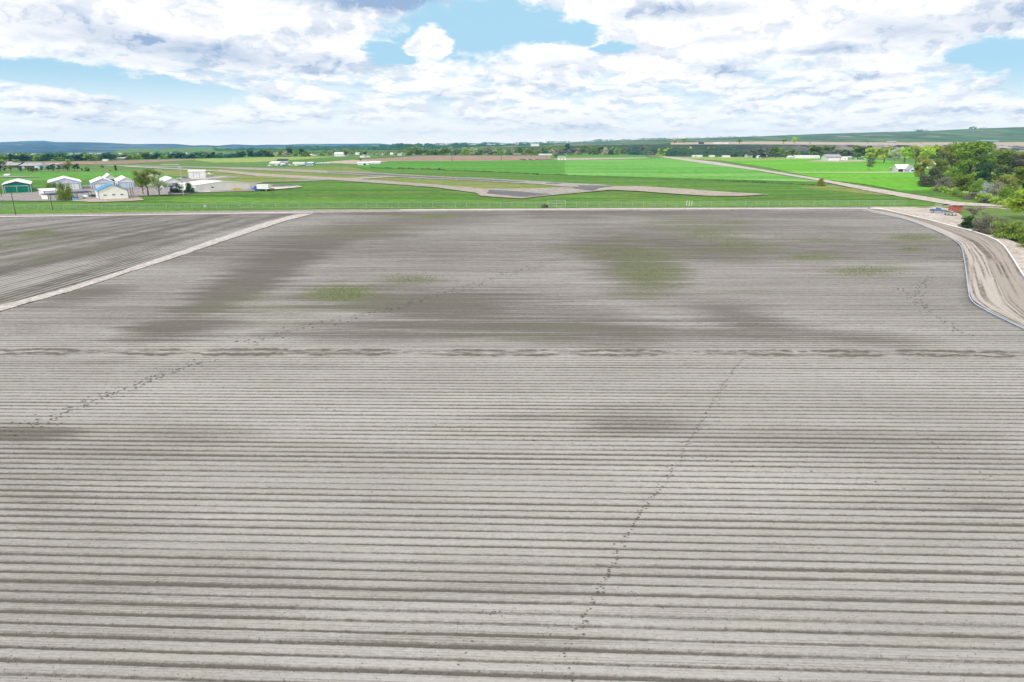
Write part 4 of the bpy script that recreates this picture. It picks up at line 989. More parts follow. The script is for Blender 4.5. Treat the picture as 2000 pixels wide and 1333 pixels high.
def building(name, label, A, Bx, h, rise, depth, rot=None, wall='white_metal', roof='roof_white', ridge='back', door=None, door_mat='pale_blue_metal', windows=(), trim=None, cat='hangar', group=None, over=.35, open_front=False, far=False, side_open=False, end_y=None, base=None, width=None, chimney=False, win_side=None):
    """A = px of the front left ground corner, Bx = px x of the front right one; heights in photo pixels, depth in metres"""
    a = base if base is not None else P(*A)
    D = depth_of(a); s = D / F
    if end_y is not None:
        b = P(Bx, end_y); rt = math.atan2(b.y - a.y, b.x - a.x); w = (b - a).length
    else:
        rt = math.radians(rot if rot is not None else 0)
        k = (Bx - 1000) / F
        # (a.x + w cos) = k*((a.y + w sin)*CP + (H-z)*SP)
        w = (k * (a.y * CP + (H - a.z) * SP) - a.x) / (math.cos(rt) - k * CP * math.sin(rt)) if width is None else width
    h *= s; rise *= s
    o = empty(name, a, rt, label=label, cat=cat, group=group)
    e = .02; tk = max(.15, .012 * h + .12)
    m = MB()
    if ridge == 'back':
        m.prism([(0, -.05), (w, -.05), (w, h), (w / 2, h + rise), (0, h)], 0, depth, 'y')
    elif ridge == 'along':
        m.prism([(0, -.05), (depth, -.05), (depth, h), (depth / 2, h + rise), (0, h)], 0, w, 'x')
    else:
        m.prism([(0, -.05), (depth, -.05), (depth, h + rise), (0, h)], 0, w, 'x')
    m.build('wall', wall, o)
    r = MB()
    if ridge == 'back':
        k = rise / (w / 2); ov = over
        r.prism([(-ov, h - ov * k + e), (w / 2, h + rise + e), (w + ov, h - ov * k + e), (w + ov, h - ov * k + e + tk), (w / 2, h + rise + e + tk), (-ov, h - ov * k + e + tk)], -over, depth + over, 'y')
    elif ridge == 'along':
        k = rise / (depth / 2); ov = over
        r.prism([(-ov, h - ov * k + e), (depth / 2, h + rise + e), (depth + ov, h - ov * k + e), (depth + ov, h - ov * k + e + tk), (depth / 2, h + rise + e + tk), (-ov, h - ov * k + e + tk)], -over, w + over, 'x')
    else:
        r.prism([(-over, h + e), (depth + over, h + rise + e), (depth + over, h + rise + e + tk), (-over, h + e + tk)], -over, w + over, 'x')
    rf = r.build('roof', roof, o)
    if chimney: MB().box(w * .62, w * .62 + .9, depth * .5, depth * .5 + .9, h + rise * .5, h + rise + 1.1).build('chimney', 'brick_red', rf)
    if door:
        for (x0, x1, zt) in ([door] if not isinstance(door, list) else door):
            d = MB().box(x0 * w, x1 * w, -.07, -.02, .05, zt * h).build('door', door_mat, o)
            f = MB()
            f.box(x0 * w - .18, x0 * w, -.12, -.01, 0, zt * h + .18); f.box(x1 * w, x1 * w + .18, -.12, -.01, 0, zt * h + .18); f.box(x0 * w, x1 * w, -.12, -.01, zt * h, zt * h + .18)
            f.box((x0 + x1) / 2 * w - .06, (x0 + x1) / 2 * w + .06, -.10, -.075, .05, zt * h)
            f.build('door_frame', trim or 'trim_grey', d)
    for (cx, cz, ww, wh) in windows:
        wd = MB().box(cx * w - ww / 2, cx * w + ww / 2, -.05, -.015, cz * h - wh / 2, cz * h + wh / 2).build('window', 'window_glass', o)
        if not far:
            f = MB()
            x0, x1, z0, z1 = cx * w - ww / 2, cx * w + ww / 2, cz * h - wh / 2, cz * h + wh / 2
            f.box(x0 - .12, x0, -.09, -.01, z0 - .12, z1 + .12); f.box(x1, x1 + .12, -.09, -.01, z0 - .12, z1 + .12); f.box(x0, x1, -.09, -.01, z0 - .12, z0); f.box(x0, x1, -.09, -.01, z1, z1 + .12)
            f.build('frame', 'white_metal', wd)
    if trim:
        t = MB()
        t.box(-.06, .14, -.06, .14, 0, h - .05); t.box(w - .14, w + .06, -.06, .14, 0, h - .05)
        t.build('corner_trim', trim, o)
    return o
BL = building
BL('hangar', 'green fronted hangar with white trim at the far left', (7, 377), 62, 15, 6, 34, rot=33, wall='green_metal', door=(.07, .90, .80), door_mat='green_metal', trim='roof_white')
BL('hangar', 'wide grey hangar with teal edges behind the olive tree', (97, 373), 161, 15, 8, 32, rot=33, wall='pale_blue_metal', door=[(.30, .60, .78), (.62, .92, .78)], door_mat='white_metal', trim='teal_trim')
BL('shed', 'small white metal shed with sloping roof beside the green hangar', (88, 385), 118, 11, 2.5, 9, rot=48, ridge='shed', wall='white_metal', trim='navy', cat='shed', windows=[(.7, .5, 1.2, .8)])
BL('hangar', 'long low white hangar with dark blue roof edge behind the olive tree', (95, 391), 179, 10, .6, 4, end_y=384, ridge='shed', wall='cream_metal', roof='navy', door=[(.05, .32, .85), (.36, .62, .85), (.66, .93, .85)], door_mat='white_metal', trim='navy')
BL('workshop', 'cream workshop with bright blue roof and three small windows', (194, 391), 252, 17, 11, 15, rot=35, wall='cream_metal', roof='blue_roof', windows=[(.21, .52, 1.3, .45), (.50, .53, 1.3, .45), (.78, .52, 1.3, .45)], trim='navy', cat='workshop')
BL('hangar', 'white hangar with navy side behind the blue roofed workshop', (181, 370), 225, 12, 8, 26, rot=33, wall='pale_blue_metal', door=(.12, .72, .78), trim='navy', door_mat='white_metal')
BL('hangar', 'white hangar of two bays seen behind the blue roofed workshop', (205, 361), 229, 11, 8, 24, rot=33, wall='white_metal', door=(.45, .96, .85), door_mat='dark_opening', trim='navy')
BL('hangar', 'white hangar with wide pale door left of the willows', (233, 368), 264, 13, 7, 30, rot=33, wall='white_metal', door=(.08, .92, .76), trim='teal_trim')
BL('hangar', 'pale hangar partly hidden behind the willow pair', (322, 370), 356, 14, 7, 28, rot=33, wall='white_metal', door=(.15, .9, .72), trim='navy')
BL('hangar', 'tall white box hangar standing apart behind the evergreens', (369, 349), 402, 13, 2, 16, rot=22, ridge='along', wall='white_metal', door=(.3, .62, .75), door_mat='white_metal')
BL('warehouse', 'long cream warehouse with low gable facing the box truck', (383, 376), 489, 13, 5.5, 22, end_y=370.5, wall='cream_metal', roof='roof_white', trim='white_metal', cat='warehouse', door=[(.08, .13, .55)], door_mat='white_metal', windows=[(.30, .6, 1.5, .6)])
# open farm sheds far left
BL('shed', 'open farm shed with low white roof at the far left edge', (8, 329), 34, 6, 4, 14, rot=0, ridge='along', wall='old_wood', roof='grey_roof', cat='shed', over=1.2)
BL('shed', 'farm shed with pinkish roof behind the ragged trees', (6, 321), 34, 3, 1.5, 14, rot=0, ridge='along', wall='old_wood', roof='pink_roof', cat='shed', over=1.0)
BL('shed', 'long grey hip roofed shed in the row of farm sheds', (41, 329), 73, 5, 4.5, 18, rot=0, ridge='along', wall='old_wood', roof='grey_roof', cat='shed', over=1.4, door=[(.05, .22, .9)], door_mat='white_metal')
BL('shed', 'pale blue walled shed in the middle of the farm sheds', (68, 330), 80, 6, 2, 14, rot=0, ridge='along', wall='pale_blue_metal', roof='grey_roof', cat='shed')
BL('shed', 'open fronted dark shed beside the long mint walled shed', (79, 329), 95, 6, 2, 16, rot=0, ridge='along', wall='old_wood', roof='pink_roof', cat='shed', door=[(.05, .95, .9)], door_mat='dark_opening', over=1.0)
BL('shed', 'long mint walled shed with pinkish roof right of the dark shed', (94, 328.5), 116, 6, 2.5, 16, rot=0, ridge='along', wall='sage_wall', roof='pink_roof', cat='shed', over=.6)
BL('shed', 'tiny white roofed shed on the track below the farm sheds', (8, 345), 16, 2, 2, 5, rot=0, ridge='along', wall='pale_blue_metal', roof='roof_white', cat='shed', over=.4)
BL('trailer', 'white trailer parked before the dense tree row', (200, 315), 209.5, 3, .3, 4, rot=0, ridge='shed', wall='white_metal', cat='trailer', far=True)
BL('shed', 'low white roofed open shed against the dense tree row', (226, 312.5), 243, 3, 1.0, 12, rot=0, ridge='along', wall='old_wood', cat='shed', far=True)
# aircraft hangars and clutter in mid distance
BL('house', 'dark roofed farm building above the white clutter', (541, 318), 562, 3, 3.5, 14, rot=10, ridge='along', wall='white_metal', roof='dark_roof', cat='house', far=True)
BL('shed', 'long white roofed shed at the left of the airfield clutter', (526, 321), 545, 2.5, 2, 20, rot=0, ridge='along', cat='shed', far=True)
for i, (x0, x1, y, h, lab) in enumerate([(548, 555, 324, 3, 'second'), (572, 582, 321.5, 3, 'third'), (583, 595, 322, 3.2, 'fourth')]):
    BL('shed', 'small white metal shed %s among the airfield clutter' % ('beside the dark shrubs', 'in the middle', 'at the right')[i], (x0, y), x1, h, 1, 8, rot=0, ridge='along', cat='shed', far=True)
BL('shed', 'blue sided shed at the right end of the airfield clutter', (599, 322), 611, 3, 1.5, 12, rot=0, ridge='along', wall='light_blue_paint', cat='shed', far=True)
BL('hangar', 'low white hangar left of the mid distance pair', (699, 323), 721, 3.5, 2, 16, rot=14, ridge='along', far=True, door=[(.5, .7, .8)], door_mat='dark_opening')
BL('hangar', 'long white hangar right of the mid distance pair', (722, 321), 743, 3, 2, 14, rot=8, ridge='along', far=True, wall='pale_blue_metal')
BL('warehouse', 'large white warehouse with gable roof among distant trees', (653, 306), 677, 5, 2.5, 30, rot=8, ridge='along', cat='warehouse', far=True)
BL('warehouse', 'white building before the distant houses right of the warehouse', (703, 308.6), 712, 2.6, .8, 18, rot=0, ridge='along', cat='building', far=True)
BL('warehouse', 'narrow white building beside the distant houses', (714, 308), 721.5, 2, .6, 12, rot=0, ridge='along', cat='building', far=True)
for i, (x, y, w_) in enumerate(sorted([(600, 305.6, 9), (611, 304.5, 6), (694, 302.5, 8), (708, 303, 9), (734, 304, 6), (742, 303.6, 5), (776, 304, 8), (762, 302.6, 5)])):
    BL('house', 'small pale roofed house, %s in the scatter among the pale trees' % ordinal(i), (x, y), x + w_, 2.2, 1.4, 12, rot=0, ridge='along', wall='cream_metal', roof='grey_roof' if i % 2 else 'roof_white', cat='house', group='distant houses among pale trees', far=True)
for i, (x, w_) in enumerate(sorted([(132, 9), (143, 6), (152, 10), (166, 12), (181, 5), (190, 8), (203, 11), (230, 5), (268, 7), (286, 9), (10, 14), (28, 8), (60, 6), (330, 5), (358, 12)])):
    BL('house', 'tiny white town building, %s from the left below the blue hills' % ordinal(i), (x, 303.5 - x * .006), x + w_, trng.uniform(1.2, 2.4), .6, 14, rot=0, ridge='along', wall='white_metal', cat='building', group='white town buildings below the hills', far=True)
BL('warehouse', 'long white warehouse on the rise behind the trees', (0, 0), 1053, 3.6, .6, 25, rot=0, ridge='along', cat='warehouse', far=True, base=RP(1037, 286, 1900))
BL('house', 'small pale farmhouse with hip roof beyond the bright fields', (1090, 313), 1105, 4, 2.4, 12, rot=0, ridge='along', wall='cream_metal', roof='grey_roof', cat='house', far=True, windows=[(.3, .5, 2, 1.6), (.7, .5, 2, 1.6)])
BL('shed', 'long low white greenhouse before the mixed trees', (1052, 303.6), 1078, 1.8, .6, 14, rot=0, ridge='along', cat='shed', far=True)
BL('shed', 'low brown roofed shed before the mixed trees', (1003, 303.6), 1018, 1.6, .8, 14, rot=0, ridge='along', wall='old_wood', roof='grey_roof', cat='shed', far=True)
# right-hand farms
BL('shed', 'longest white shed before the narrow trees', (1353, 307.6), 1372, 3.2, .7, 10, rot=0, ridge='along', cat='shed', far=True, windows=[(.3, .5, 3, 1.2)])
BL('shed', 'short white shed between the narrow trees', (1386, 307.4), 1396, 2.8, .7, 9, rot=0, ridge='along', cat='shed', far=True)
BL('shed', 'cream shed beside the small evergreens', (1412, 308), 1426, 3, .6, 9, rot=0, ridge='along', wall='cream_metal', cat='shed', far=True)
for i, (x, y, w_, wl) in enumerate([(1424, 305, 10, 'pale_blue_metal'), (1446, 306.5, 11, 'sage_wall'), (1458, 307.5, 12, 'sage_wall'), (1491, 308.5, 8, 'brick_red'), (1481, 309.6, 5, 'white_metal'), (1541, 310, 7, 'white_metal')]):
    BL('house', ('blue grey house behind the cream shed', 'sage house left of the low sage bungalow', 'low sage bungalow among the farm trees', 'brown brick house with grey roof among the farm trees', 'tiny white shed beside the brick house', 'white house left of the long white barn')[i], (x, y), x + w_, 3, 2, 10, rot=5, ridge='along', wall=wl, roof='grey_roof' if wl != 'white_metal' else 'roof_white', cat='house', far=True, windows=[(.3, .5, 1.5, 1.2), (.7, .5, 1.5, 1.2)])
BL('barn', 'long white barn seen between the trees left of the green barn', (1553, 310), 1601, 4, 1.6, 14, rot=0, ridge='along', cat='barn', far=True)
BL('barn', 'pale green barn with wide hip roof and big door beyond the lime field', (1614, 314.6), 1642, 7.5, 4.5, 16, rot=4, ridge='along', wall='sage_wall', roof='grey_roof', cat='barn', door=[(.12, .9, .78)], door_mat='white_metal', over=1.0)
BL('shed', 'small white shed right of the pale green barn', (1645, 313.5), 1655, 5, 1.5, 9, rot=0, ridge='along', cat='shed', wall='cream_metal', windows=[(.5, .5, 1.6, 1.4)])
BL('shed', 'low grey shed at the far right of the pale green barn', (1656, 311.5), 1664, 4, 1, 9, rot=0, ridge='along', cat='shed', wall='grey_roof', far=True)
BL('farmhouse', 'white roofed farmhouse with dark porch beside the right thicket', (1752, 336.5), 1776, 7, 7, 11, rot=-6, ridge='along', wall='sage_wall', roof='roof_white', cat='house', door=[(.1, .45, .7)], door_mat='dark_opening', windows=[(.7, .5, 1.4, 1.2)], chimney=True, over=.6)
BL('farmhouse_wing', 'gabled wing of dark trim standing right of the white roofed farmhouse', (1775, 337.2), 1787, 6, 6.5, 9, rot=-6, ridge='back', wall='pale_blue_metal', roof='grey_roof', cat='house', windows=[(.5, .55, 1.8, 1.2)], over=.6)
BL('shed', 'flat white carport at the left of the farmhouse', (1744, 334.6), 1753, 5, .5, 7, rot=-6, ridge='shed', wall='grey_roof', roof='roof_white', cat='shed', over=.6)
BL('house', 'white roofed house half hidden in the thicket', (1806, 329), 1826, 8, 6, 12, rot=0, ridge='along', wall='cream_metal', roof='roof_white', cat='house', over=.6)
BL('house', 'grey roofed house glimpsed through the right thicket', (1916, 337), 1934, 5, 5, 12, rot=0, ridge='along', wall='cream_metal', roof='grey_roof', cat='house')
BL('barn', 'dark barn on the bluff top', (0, 0), 1375, 2.6, .6, 16, rot=0, ridge='along', wall='dark_roof', roof='dark_roof', cat='barn', far=True, base=RP(1368, 281.6, 1540))
BL('barn', 'long white barn on the bluff top', (0, 0), 1411, 1.8, .6, 16, rot=0, ridge='along', cat='barn', far=True, base=RP(1396, 281, 1580))
BL('barn', 'second white barn right of the long one on the bluff top', (0, 0), 1423, 1.6, .6, 16, rot=0, ridge='along', cat='barn', far=True, base=RP(1414, 281.4, 1560))
BL('barn', 'blue roofed long barn at the foot of the far right ridge', (0, 0), 1952, 2, 1.2, 24, rot=0, ridge='along', wall='pale_blue_metal', roof='light_blue_paint', cat='barn', far=True, base=RP(1915, 278, 2300))
BL('barn', 'small dark farm below the far right ridge', (0, 0), 1752, 2, .8, 18, rot=0, ridge='along', wall='dark_roof', roof='pale_blue_metal', cat='barn', far=True, base=RP(1733, 279.4, 1900))

# ------------------------------------------------------------------ vehicles and yard things
def wheels(o, xs, y0, y1, r, w=.25):
    for x in xs:
        for y in (y0, y1):
            t = MB().cyl((x, y, r), r, w, 'y').build('wheel', 'tyre', o)
            MB().cyl((x, y, r), r * .55, w + .04, 'y').build('rim', 'chrome', t)
def pickup(px, py, rz, col, name, label, L=5.4, bed=True):
    o = empty(name, P(px, py, .16), rz, label=label, cat='car' if not bed else 'pickup')
    b = MB()
    h0, h1 = .45, 1.05
    if bed:
        b.prism([(-L / 2, h0), (L / 2, h0), (L / 2, .95), (L / 2 - .15, 1.08), (.95, 1.12), (-L / 2, 1.12)], -.95, .95, 'y')
        b.build('body', col, o)
        MB().prism([(.95, 1.12), (.45, 1.80), (-.75, 1.82), (-.85, 1.12)], -.86, .86, 'y').build('cab', col, o)
        g = MB().prism([(.98, 1.18), (.56, 1.72), (-.78, 1.74), (-.9, 1.18)], -.80, .80, 'y'); g.build('windscreen', 'window_glass', o)
        MB().box(-L / 2 + .12, -1.0, -.80, .80, 1.125, 1.13).build('bed', 'dark_opening', o)
    else:
        b.prism([(-L / 2, h0), (L / 2, h0), (L / 2, .78), (1.0, .95), (-L / 2 + .2, 1.0), (-L / 2, .85)], -.88, .88, 'y')
        b.build('body', col, o)
        MB().prism([(1.0, .95), (.35, 1.40), (-1.0, 1.42), (-1.7, .98)], -.76, .76, 'y').build('cab', col, o)
        MB().prism([(.98, .99), (.42, 1.34), (-1.02, 1.36), (-1.66, 1.0)], -.78, .78, 'y').build('windscreen', 'window_glass', o)
    for y in (-.62, .62):
        MB().box(L / 2 - .02, L / 2 + .03, y - .18, y + .18, .68, .84).build('headlight', 'box_white', o)
    MB().box(L / 2, L / 2 + .12, -.9, .9, .42, .58).build('bumper', 'chrome', o)
    MB().box(-L / 2 - .12, -L / 2, -.9, .9, .42, .58).build('bumper', 'chrome', o)
    wheels(o, (-L / 2 + .95, L / 2 - .95), -.86, .86, .36)
    return o
pickup(1832, 415.5, math.radians(-38), 'car_blue', 'pickup_truck', 'dark blue pickup parked in the dirt yard by the red container')
pickup(1856, 420.5, math.radians(-75), 'car_grey', 'parked_car', 'grey green car parked beside the red container', 4.8, False)
pickup(410, 342, math.radians(170), 'box_white', 'pickup_truck', 'dark and white pickup parked right of the white box hangar')
pickup(352, 351, math.radians(20), 'box_white', 'parked_car', 'white car parked left of the white box hangar', 4.6, False)
pickup(361, 350, math.radians(10), 'car_blue', 'parked_car', 'dark blue car parked before the white box hangar', 4.6, False)
pickup(527.5, 371.5, math.radians(5), 'red_paint', 'parked_car', 'red car parked just behind the box truck', 4.6, False)
pickup(230, 384.5, math.radians(5), 'dark_roof', 'parked_car', 'black car parked by the corner of the workshop', 4.4, False).location = P(185, 386)
# box truck
o = empty('box_truck', P(511, 373.5), math.radians(168), label='box truck with blue cab and white cargo box right of the cream warehouse', cat='truck')
MB().box(-5.0, 2.0, -1.25, 1.25, 1.1, 3.6).build('cargo_box', 'box_white', o)
MB().prism([(2.15, .7), (4.9, .7), (4.9, 1.5), (3.9, 1.7), (3.5, 2.6), (2.15, 2.7)], -1.1, 1.1, 'y').build('cab', 'truck_blue', o)
MB().prism([(3.94, 1.72), (3.56, 2.55), (3.6, 2.56), (4.0, 1.73)], -1.0, 1.0, 'y').build('windscreen', 'window_glass', o)
MB().box(-5.0, 4.6, -.5, .5, .6, 1.08).build('chassis', 'tyre', o)
wheels(o, (-3.6, 3.6), -1.1, 1.1, .5, .3)
# container
a = P(1864, 416, .16)
o = empty('dumpster', a, math.radians(32), label='faded red open topped dumpster at the edge of the dirt yard', cat='dumpster')
m = MB(); Lc, Wc, hc = 5.4, 2.4, 2.2
m.box(0, Lc, 0, .1, 0, hc); m.box(0, Lc, Wc - .1, Wc, 0, hc); m.box(0, .1, .1, Wc - .1, 0, hc); m.box(Lc - .1, Lc, .1, Wc - .1, 0, hc); m.box(.1, Lc - .1, .1, Wc - .1, .1, .2)
m.build('bin', 'rust_red', o)
m = MB()
for k in range(8): m.box(.25 + k * .68, .37 + k * .68, -.09, -.005, .1, hc - .05)
m.build('rib', 'rust_red', o)
m = MB()
for k in range(4): m.box(-.09, -.005, .2 + k * .6, .32 + k * .6, .1, hc - .05)
m.box(-.12, .0, -.05, Wc + .05, hc - .04, hc + .1); m.box(0, Lc, -.12, .0, hc - .04, hc + .1)
m.build('rim', 'dark_red', o)
MB().box(.4, Lc - .4, .3, Wc - .3, .2, 1.5).build('scrap_load', 'dark_opening', o)
# small yard things
def thing(name, label, cat, px, py, build, rz=0, z=0): 
    o = empty(name, P(px, py, z), rz, label=label, cat=cat); build(o); return o
def dump(col):
    def f(o):
        MB().prism([(-1.1, .1), (1.1, .1), (1.2, 1.2), (-1.2, 1.5)], -1.0, 1.0, 'y').build('bin', col, o)
        MB().prism([(-1.25, 1.52), (1.25, 1.22), (1.25, 1.3), (-1.25, 1.6)], -1.05, 1.05, 'y').build('lid', 'tyre', o)
    return f
thing('dumpster', 'light blue skip at the foot of the olive tree', 'dumpster', 148, 392, dump('light_blue_paint'), .4)
thing('dumpster', 'dark grey skip between willow and evergreen', 'dumpster', 334.5, 381.5, dump('trim_grey'), .3)
def tank(o):
    MB().cyl((0, 0, 1.2), .7, 2.2, 'x').build('tank', 'box_white', o)
    MB().box(-.9, -.7, -.5, .5, 0, .7).box(.7, .9, -.5, .5, 0, .7).build('stand', 'grey_pole', o)
thing('storage_tank', 'small white tank lying in front of the low hangar', 'tank', 167, 389.5, tank)
def hopper(o):
    MB().prism([(-1.3, 1.0), (1.3, 1.0), (1.5, 2.0), (-1.5, 2.0)], -.8, .8, 'y').build('bin', 'dark_red', o)
    for x in (-.9, .9):
        for y in (-.6, .6): MB().tube([(x, y, 0), (x, y, 1.05)], .07, 6).build('leg', 'dark_red', o)
thing('hopper', 'dark red hopper on legs before the cream warehouse', 'hopper', 393, 374.8, hopper)
def boat(o):
    MB().box(-4, 4, -.9, .9, .5, .9).build('flatbed', 'box_white', o); wheels(o, (-.5, .5), -.9, .9, .35)
thing('flatbed_trailer', 'long pale flatbed trailer lying before the cream warehouse', 'trailer', 395, 377, boat, .25)
def loader(o):
    MB().prism([(-3.4, .3), (3.4, .3), (2.6, .8), (-.4, 1.3), (-2.8, .7)], -.5, .5, 'y').build('body', 'yellow_paint', o)
    wheels(o, (-1.2, 1.2), -.6, .6, .4); MB().tube([(-.4, 0, 1.2), (3.0, 0, .5)], .12, 6).build('arm', 'yellow_paint', o)
thing('implement', 'yellow farm implement beside the cream warehouse', 'machine', 464, 372.2, loader, .2)
def scatter(o):
    r = random.Random(3); m = MB()
    for k in range(18):
        x, y = r.uniform(-9, 9), r.uniform(-1.5, 1.5); m.box(x, x + r.uniform(.6, 2), y, y + r.uniform(.5, 1.2), 0, r.uniform(.4, 1.3))
    m.build('heap', 'old_wood', o)
thing('scrap_heap', 'low heap of dark scrap in a line beyond the green crop', 'scrap', 1030, 313.6, scatter)
# parked vehicles in the mid-distance lot and along the far lane
for i in range(14):
    x = 528 + i * 6.3 + trng.uniform(-1, 1); y = 324.6 + trng.uniform(-.9, .9)
    pickup(x, y, trng.uniform(0, 6), trng.choice(['box_white', 'box_white', 'car_grey', 'car_blue']), 'parked_car', 'vehicle, %s from the left in the crowded lot by the runway' % ordinal(i), 5.5, i % 2 == 0)['group'] = 'vehicles in the lot beside the runway'
for i in range(12):
    x = 1019 + i * 4.6 + trng.uniform(-1, 1)
    pickup(x, 312.9 - i * .05, trng.uniform(-.4, .4), trng.choice(['dark_roof', 'dark_roof', 'box_white', 'car_blue']), 'parked_car', 'vehicle, %s in the line left of the small farmhouse' % ordinal(i), 6, i % 3 == 0)['group'] = 'vehicles lined up left of the small farmhouse'
for i in range(6):
    pickup(615 + i * 5 + trng.uniform(-1, 1), 320.6 - i * .1, trng.uniform(-.4, .4), 'box_white', 'parked_car', 'white vehicle, %s in the line right of the blue shed' % ordinal(i), 5.5, True)['group'] = 'white vehicles right of the blue shed'
for i in range(5):
    pickup(1672 + i * 4.2, 311.8, trng.uniform(-.4, .4), trng.choice(['box_white', 'car_blue']), 'parked_car', 'vehicle, %s from the left on the tan yard by the green barn' % ordinal(i), 5.2, True)['group'] = 'vehicles right of the green barn'

# poles
def pole(px, py, hpx, rad, label, mat='wood_pole', arm=0.0, rz=0.0, name='utility_pole', group=None, lamp=False):
    p = P(px, py); D = depth_of(p); h = hpx * D / F
    o = empty(name, p, rz, label=label, cat='pole', group=group)
    MB().tube([(0, 0, -.1), (0, 0, h)], [rad, rad * .7], 8).build('pole_shaft', mat, o)
    if arm:
        c = MB().box(-arm, arm, -.08, .08, h - .9, h - .7).build('crossarm', mat, o)
        m = MB()
        for x in (-arm * .9, 0, arm * .9): m.cyl((x, 0, h - .6 if x else h + .1), .06, .25, 'z', 6)
        m.build('insulator', 'grey_pole', c)
    return o
pole(31, 421.5, 47, .14, 'tall dark pole at the left end of the fence')
pole(103, 411, 31, .14, 'dark pole in the grass before the long low hangar')
pole(3.5, 384.5, 44, .16, 'utility pole at the left edge beside the green hangar')
pole(20, 377, 22, .1, 'slim dark pole in front of the green hangar door')
pole(256.5, 384, 24, .16, 'first of two bare wooden poles beside the workshop')
pole(260.5, 382, 23, .16, 'second of two bare wooden poles beside the workshop')
pole(358.5, 382, 56, .17, 'tall grey pole between the two dark evergreens', 'grey_pole', 1.1)
pole(883, 316.8, 12.5, .35, 'distant pole at the edge of the brown field, left one', arm=1.2)
pole(979.5, 312.5, 8.5, .35, 'distant pole at the edge of the brown field, right one', arm=1.2)
pole(582, 305, 8, .3, 'distant pole beside the mixed clump')
pole(1067, 313, 9, .3, 'distant pole in the line of vehicles')
pole(1582, 305, 7, .7, 'thick dark mast on the edge of the bluff').location = RP(1582, 283.5, 1540)

# chain-link fence beyond the farm road
def fence(name, label, pts, hm, group=None):
    pp = [P(*p) for p in pts]
    o = empty(name, pp[0], label=label, cat='fence', group=group)
    L = sum((b - a).length for a, b in zip(pp[:-1], pp[1:])); step = max(4.6, L / 90)
    rail = MB(); mesh_v = []; mesh_f = []
    rest = 0
    for a, b in zip(pp[:-1], pp[1:]):
        a = a - pp[0]; b = b - pp[0]
        n = max(1, round((b - a).length / step))
        for k in range(n):
            q = a.lerp(b, k / n)
            MB().tube([(q.x, q.y, 0), (q.x, q.y, hm + .05)], .04, 6).build('post', 'grey_pole', o)
        rail.tube([a + Vector((0, 0, hm)), b + Vector((0, 0, hm))], .035, 5)
        i = len(mesh_v); mesh_v += [a + Vector((0, 0, .05)), b + Vector((0, 0, .05)), b + Vector((0, 0, hm - .03)), a + Vector((0, 0, hm - .03))]
        mesh_f.append((i, i + 1, i + 2, i + 3))
    rail.build('top_rail', 'grey_pole', o)
    pymesh('chain_link', mesh_v, mesh_f, 'chain_link', o)
    return o
def link_mat():
    m, t, b = base_mat('chain_link', .5)
    b.inputs['Base Color'].default_value = (.55, .58, .58, 1)
    # fine woven wire: crossing diagonal bands, open between them
    sp = t.new('ShaderNodeSeparateXYZ'); t.l.new(position(t), sp.inputs[0])
    along = t.m('ADD', sp.outputs[0], sp.outputs[1])
    def wire(sg):
        v = t.m('FRACT', t.m('MULTIPLY', t.m('ADD', along, t.m('MULTIPLY', sp.outputs[2], sg)), 12.0))
        return t.m('LESS_THAN', v, .045)
    t.l.new(t.m('MAXIMUM', wire(1.0), wire(-1.0)), b.inputs['Alpha'])
link_mat()
fence('chain_link_fence', 'long galvanised chain link fence left of the gate', [(-120, 412), (0, 411.5), (200, 410.2), (400, 408.7), (630, 407.4), (800, 406.6), (1000, 405.6), (1070, 405.2)], 2.1)
fence('chain_link_fence', 'galvanised chain link fence right of the gate', [(1104, 405), (1300, 404.2), (1500, 403.2), (1700, 402.4), (1770, 402)], 2.1)
g = empty('gate', P(1070, 405.3), label='pale double gate in the chain link fence', cat='gate')
b = P(1104, 405) - P(1070, 405.3)
m = MB()
for f in (0, .5, 1.0): m.tube([b * f, b * f + Vector((0, 0, 2.9))], .09, 6)
m.build('gate_post', 'grey_pole', g)
m = MB()
for z_ in (.3, 1.4, 2.6): m.tube([Vector((0, 0, z_)), b + Vector((0, 0, z_))], .05, 5)
m.build('gate_rail', 'grey_pole', g)
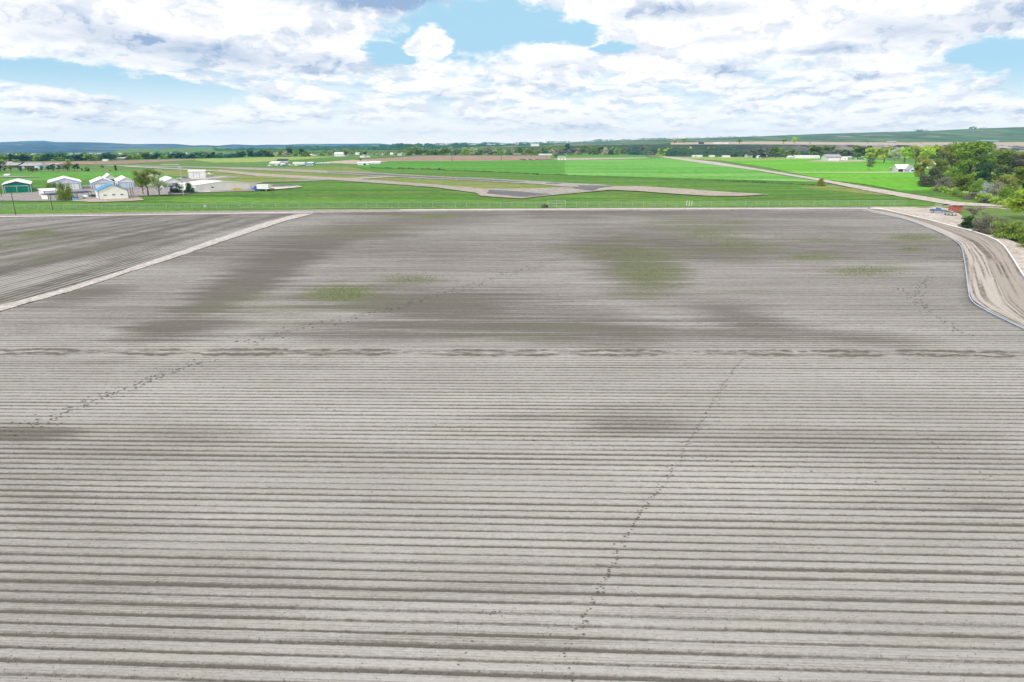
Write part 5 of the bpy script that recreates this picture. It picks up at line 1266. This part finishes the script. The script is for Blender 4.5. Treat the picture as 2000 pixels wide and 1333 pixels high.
pymesh('chain_link', [Vector((0, 0, .3)), b + Vector((0, 0, .3)), b + Vector((0, 0, 2.6)), Vector((0, 0, 2.6))], [(0, 1, 2, 3)], 'chain_link', g)
g = empty('gate', P(1826, 402.5), label='small pale gate standing in the grass by the dirt yard', cat='gate')
m = MB()
for k in range(8): m.tube([(k * .4, 0, 0), (k * .4, 0, 1.9)], .035, 5)
m.build('gate_bar', 'sage_wall', g)
MB().tube([(0, 0, 1.9), (2.8, 0, 1.9)], .05, 5).tube([(0, 0, .2), (2.8, 0, .2)], .05, 5).build('gate_rail', 'sage_wall', g)
def pump(o):
    MB().cyl((0, 0, .8), .4, .9, 'x').build('pump_body', 'grey_pole', o)
    for x in (-1.4, 1.4): MB().tube([(x, 0, 0), (x, 0, 1.2)], .06, 6).build('leg', 'old_wood', o)
    MB().tube([(-1.4, 0, 1.2), (1.4, 0, 1.2)], .05, 6).build('frame_bar', 'old_wood', o)
thing('irrigation_pump', 'small irrigation pump in a frame standing in the grass', 'pump', 401, 407.5, pump)
for i, (x, y) in enumerate([(1341, 402.5), (1346, 402.8), (1351, 402.8)]):
    p = P(x, y); o = empty('marker_post', p, label='white marker post, %s from the left of the three before the fence' % ordinal(i), cat='post', group='three white marker posts by the fence')
    MB().tube([(0, 0, 0), (0, 0, 2.2)], .12, 6).build('post_shaft', 'box_white', o); MB().cyl((0, 0, 2.25), .16, .15, 'z', 6).build('cap', 'trim_grey', o)

# ------------------------------------------------------------------ haze
hz = MB().box(-9200, 9200, -9200, 9200, -8, 165).build('haze')
tag(hz, kind='stuff', label='pale blue distant air', cat='haze')
m = bpy.data.materials.new('haze_air'); m.use_nodes = True; m.node_tree.nodes.clear()
t = NT(m.node_tree); pv = t.new('ShaderNodeVolumePrincipled')
pv.inputs['Color'].default_value = (.22, .60, 1.0, 1); pv.inputs['Density'].default_value = 6.5e-5
pv.inputs['Anisotropy'].default_value = .0
om = t.new('ShaderNodeOutputMaterial'); t.l.new(pv.outputs[0], om.inputs['Volume'])
hz.data.materials.append(m)
